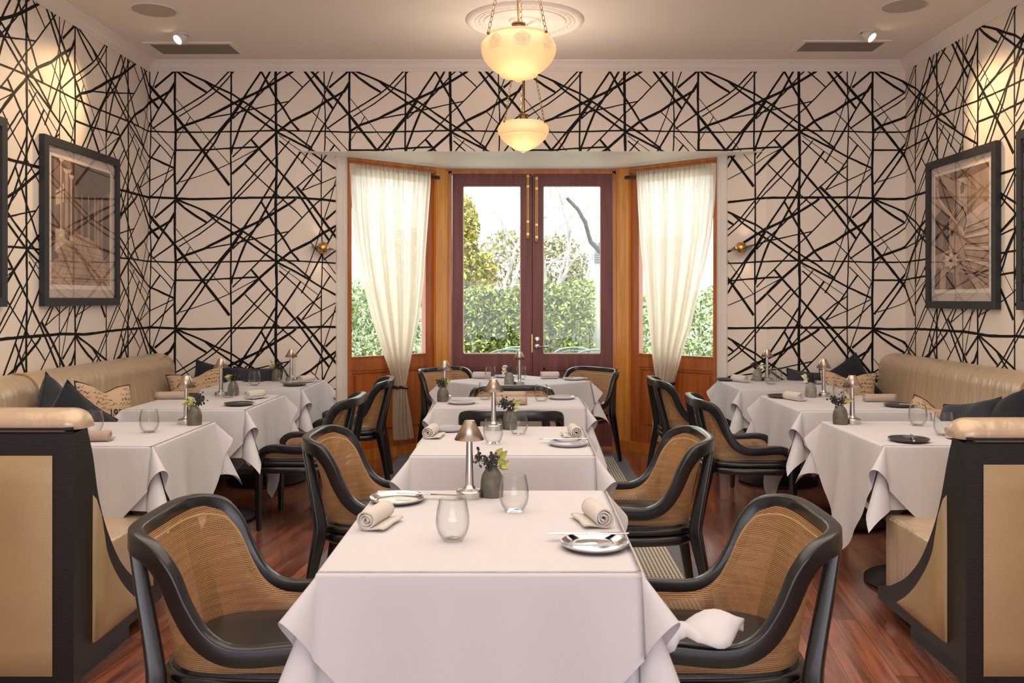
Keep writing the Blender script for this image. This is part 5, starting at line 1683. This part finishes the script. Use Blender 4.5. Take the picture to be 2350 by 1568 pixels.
lamp(1.890, 6.83, 'R3'); vase(1.812, 6.82, 'R3', True, seed=101, rz=R(-30), pale=True); glass(1.835, 6.53, 'R3', 'in front of the lamp'); glass(1.945, 6.78, 'R3', 'behind the other glass')
plate(1.585, 6.84, 'R3', plateD, 'dark', 'behind the napkin roll'); plate(2.18, 6.60, 'R3', plateG, 'grey', 'behind the flower sprig'); napkin(1.655, 6.72, 'R3', R(30), 'near the curtain')

# blue laundry tags on under-cloth corners
for (u_, px_, py_, hx_, hy_) in ((u4, -1, -1, .356, .404), (u3, 1, -1, .346, .396)):
    m = MB(); ph_ = R(20); out = .009 + .31 * sin(ph_); dn = .009 + .30 * cos(ph_)
    cx, cy = px_ * (hx_ + out * .7071), py_ * (hy_ + out * .7071)
    m.box(cx - .012, cy - .012, -dn, cx + .002, cy + .002, -dn + .016)
    m.build('laundry_tag', M['label_blue'], u_, smooth=False)

# ---------------------------------------------------------------- garden
m = MB(); m.box(-9, 8.16, -.16, 9, 40, -.06)
tag(m.build('ground', M['paving'], smooth=False), **STRUCT)
m = MB(); m.box(-7, 12.1, -.06, 7, 12.3, 1.46)
tag(m.build('garden_wall', M['rendered'], smooth=False), **STRUCT)


def leaves_mb(n, fn, size, seed, asp=.5):
    rr = random.Random(seed); m = MB()
    for _ in range(n):
        c = V(fn(rr)); s = size * rr.uniform(.6, 1.3)
        a = V((rr.gauss(0, 1), rr.gauss(0, 1), rr.gauss(0, 1))).normalized(); b = a.orthogonal().normalized()
        b = (Matrix.Rotation(rr.uniform(0, 6.28), 3, a) @ b)
        nn = a.cross(b)
        b0 = len(m.v)
        m.v += [tuple(c - a * s), tuple(c + b * s * asp + nn * s * .12), tuple(c + a * s), tuple(c - b * s * asp + nn * s * .12)]
        m.f.append((b0, b0 + 1, b0 + 2, b0 + 3)); m.mi.append(0)
    return m


def hedge(x0, x1, y0, y1, zt, n, size, mt, seed, label, dens=None):
    def fn(rr):
        while True:
            x = rr.uniform(x0, x1); z = -.05 + (zt + .06 * sin(x * 3.1) + .04 * sin(x * 9) + .05) * rr.random() ** .9
            if dens and rr.random() > dens(x, z): continue
            return (x, y0 + (y1 - y0) * rr.random() ** 1.5, z)
    r = empty('hedge', ((x0 + x1) / 2, y0 + .2, 0), label=label, cat='hedge', group='clipped hedges in the garden')
    m = leaves_mb(n, fn, size, seed); O = V(r.location)
    for i, v in enumerate(m.v): m.v[i] = tuple(V(v) - O)
    m.build('foliage', mt, r, smooth=False)
    rr = random.Random(seed); m = MB()
    x = x0 + .1
    while x < x1:
        y = rr.uniform(y0 + .15, y1); 
        m.tube([V((x, y, -.06)) - O, V((x + rr.uniform(-.1, .1), y, zt * .4)) - O, V((x + rr.uniform(-.25, .25), y, zt * .9)) - O], [.016, .011, .005], 6); x += rr.uniform(.12, .3)
    m.build('stems', M['bark_grey'], r)
    return r


def dn(x, z):
    if x < .15: return 1
    if x < 1.25:
        return .9 if z > 1.05 else (.38 if z < .9 and z > .45 else .7)
    return 1


hedge(-1.05, .95, 11.2, 11.9, 1.52, 15000, .036, M['hedge_leaf'], 3, 'clipped green garden hedge seen through the glass doors', dn)
hedge(-3.2, -1.1, 9.6, 10.3, 1.50, 9000, .036, M['pale_leaf'], 5, 'pale green hedge seen through window behind the colonnade-side curtain')
hedge(1.25, 3.6, 9.6, 10.3, 1.45, 9000, .036, M['pale_leaf'], 6, 'pale green hedge seen through window behind the staircase-side curtain')


def blob(c, r):
    def fn(rr):
        while True:
            p = V((rr.uniform(-1, 1), rr.uniform(-1, 1), rr.uniform(-1, 1)))
            if .35 < p.length < 1: return (c[0] + p.x * r[0], c[1] + p.y * r[1], c[2] + p.z * r[2])
    return fn


def leafy_tree(c, r, n, size, mt, seed, label, trunk=M['bark_grey'], extra=()):
    root = empty('leafy_tree', (c[0], c[1], -.06), label=label, cat='tree', group='leafy trees beyond the hedge'); O = V(root.location)
    fns = [blob(c, r)] + [blob(a, b) for a, b in extra]
    k = [0]

    def fn(rr):
        k[0] += 1
        return fns[k[0] % len(fns)](rr)
    m = leaves_mb(n, fn, size, seed)
    for i, v in enumerate(m.v): m.v[i] = tuple(V(v) - O)
    m.build('crown', mt, root, smooth=False)
    m = MB(); m.tube([(0, 0, 0), (.05, 0, c[2] * .5), (-.03, 0, c[2])], [.08, .06, .02], 8)
    for q in range(6):
        a = q * 1.05; m.tube([(0, 0, c[2] * .55), (r[0] * .5 * cos(a), r[1] * .4 * sin(a), c[2] + r[2] * .3)], [.03, .008], 6)
    m.build('trunk', trunk, root)


leafy_tree((-1.50, 14.6, 1.9), (.95, .8, .75), 5200, .05, M['tree_leaf'], 12, 'yellow-green leafy tree seen through the door, colonnade side', extra=(((-.95, 14.6, 2.45), (.30, .4, .62)), ((-.75, 14.5, 1.75), (.40, .4, .45))))
leafy_tree((-.33, 22, 2.1), (.75, .6, 1.0), 1500, .07, M['olive_leaf'], 14, 'olive tree far off behind the pale bare branches')
leafy_tree((.95, 23, 2.1), (.85, .6, .95), 1700, .07, M['olive_leaf'], 15, 'olive tree far off beside the white building')


def bare_tree(base, limbs, seed, label):
    root = empty('bare_tree', base, label=label, cat='tree', group='bare trees beyond the hedge')
    m = MB(); rr = random.Random(seed)

    def grow(p, d, l, r, dep):
        pts = [p]; q = p
        for _ in range(4):
            d = (d + V((rr.gauss(0, .16), rr.gauss(0, .16), rr.gauss(0, .10)))).normalized(); q = q + d * l / 4; pts.append(q)
        m.tube(pts, [r, r * .9, r * .8, r * .7, r * .6], 6 if dep > 1 else 4)
        if dep > 0:
            for _ in range(3 if dep > 1 else 2):
                i = rr.choice((2, 3, 4)); nd = (d + V((rr.gauss(0, .55), rr.gauss(0, .4), rr.gauss(.1, .35)))).normalized(); grow(pts[i], nd, l * rr.uniform(.55, .8), r * .5, dep - 1)
    for (p, d, l, r, dep) in limbs: grow(V(p), V(d).normalized(), l, r, dep)
    m.build('branches', M['bark_white'], root)
    return root


bare_tree((-.30, 17, -.06), [((0, 0, 0), (.03, 0, 1), 1.5, .06, 0), ((0, 0, 1.3), (-.25, 0, 1), 1.3, .045, 3), ((0, 0, 1.35), (.55, 0, 1), 1.4, .045, 3), ((.02, 0, 1.4), (.1, 0, 1), 1.3, .035, 3)], 5, 'pale bare-branched tree seen through the door on colonnade side')
bare_tree((.55, 17.5, -.06), [((0, 0, 0), (.0, 0, 1), 1.5, .06, 0), ((0, 0, 1.3), (.6, 0, .9), 1.6, .045, 3), ((0, 0, 1.3), (1, 0, .62), 1.6, .04, 3), ((0, 0, 1.35), (-.2, 0, 1), 1.3, .04, 3), ((.1, 0, 1.4), (.25, 0, 1), 2.0, .03, 4)], 9, 'pale bare-branched tree seen through the door on staircase side')
bt = empty('broken_branch_tree', (2.2, 15, -.06), label='bare tree with one thick grey limb leaning across the sky', cat='tree', group='bare trees beyond the hedge')
m = MB(); m.tube([(0, 0, 0), (-.1, 0, 1.1), (-.55, 0, 1.9), (-1.01, 0, 2.36), (-1.10, 0, 2.68), (-1.22, 0, 2.90), (-1.41, 0, 3.10)], [.09, .08, .055, .036, .036, .033, .030], 8); m.build('limb', M['bark_grey'], bt)

# white neighbour building
nb_ = empty('neighbour_building', (2.1, 24, -.06), label='white rendered neighbour building with grey shuttered window', cat='building')
m = MB(); m.box(-.75, 0, 0, 2.5, 3, 2.30); m.box(-.22, .2, 2.0, 2.5, 3, 3.10); m.build('wall', M['white_render'], nb_, smooth=False)
m = MB()
for k in range(9): m.box(-.08, .16, 2.42 + .06 * k, .08, .2, 2.465 + .06 * k)
m.build('shutter', M['dust'], nb_, smooth=False)


def garden_chair(loc, rz, label):
    r = empty('garden_chair', loc, rz, label, 'garden chair', 'green metal garden chairs')
    m = MB()
    arc = [(.21 * cos(pi * k / 12) * 1.0, 0, .80 + .075 * sin(pi * k / 12)) for k in range(13)]
    arc = [(x, .02, z) for x, _, z in arc]
    m.tube([(.21, .0, .42)] + arc + [(-.21, .0, .42)], .011, 8)
    m.tube([(x * .86, y, z - .03) for x, y, z in arc], .006, 6)
    for s in (-1, 1):
        m.tube([(s * .21, 0, .42), (s * .21, .05, 0)], .011, 8); m.tube([(s * .22, -.42, 0), (s * .22, -.40, .42), (s * .235, -.38, .62), (s * .23, 0, .64)], .011, 8)
    m.tube([(-.22, -.40, .42), (.22, -.40, .42)], .010, 8); m.tube([(-.21, 0, .42), (.21, 0, .42)], .010, 8)
    m.build('frame', M['green_metal'], r)
    m = MB()
    for k in range(15):
        x = -.20 + .4 * k / 14; zt_ = .80 + .075 * sqrt(max(0, 1 - (x / .21) ** 2)); m.tube([(x, .0, .42), (x, .018, zt_)], .0022, 4, cap=False)
    for k in range(14): z = .44 + k * .027; m.tube([(-.2, .01, z), (.2, .01, z)], .0022, 4, cap=False)
    m.build('mesh_back', M['green_metal'], r)
    m = MB(); m.box(-.21, -.40, .415, .21, 0, .425); m.build('seat', M['green_metal'], r, smooth=False)
    return r


garden_chair((.58, 9.6, -.06), R(6), 'green metal garden chair, taller arc behind the staircase-side door pane')
garden_chair((.78, 9.15, -.06), R(-12), 'green metal garden chair, lower arc in front of the other')
garden_chair((-.02, 9.7, -.06), R(-5), 'green metal garden chair, taller arc at the colonnade-side door pane')
garden_chair((-.12, 9.2, -.06), R(14), 'green metal garden chair, lower arc at the colonnade-side door pane')
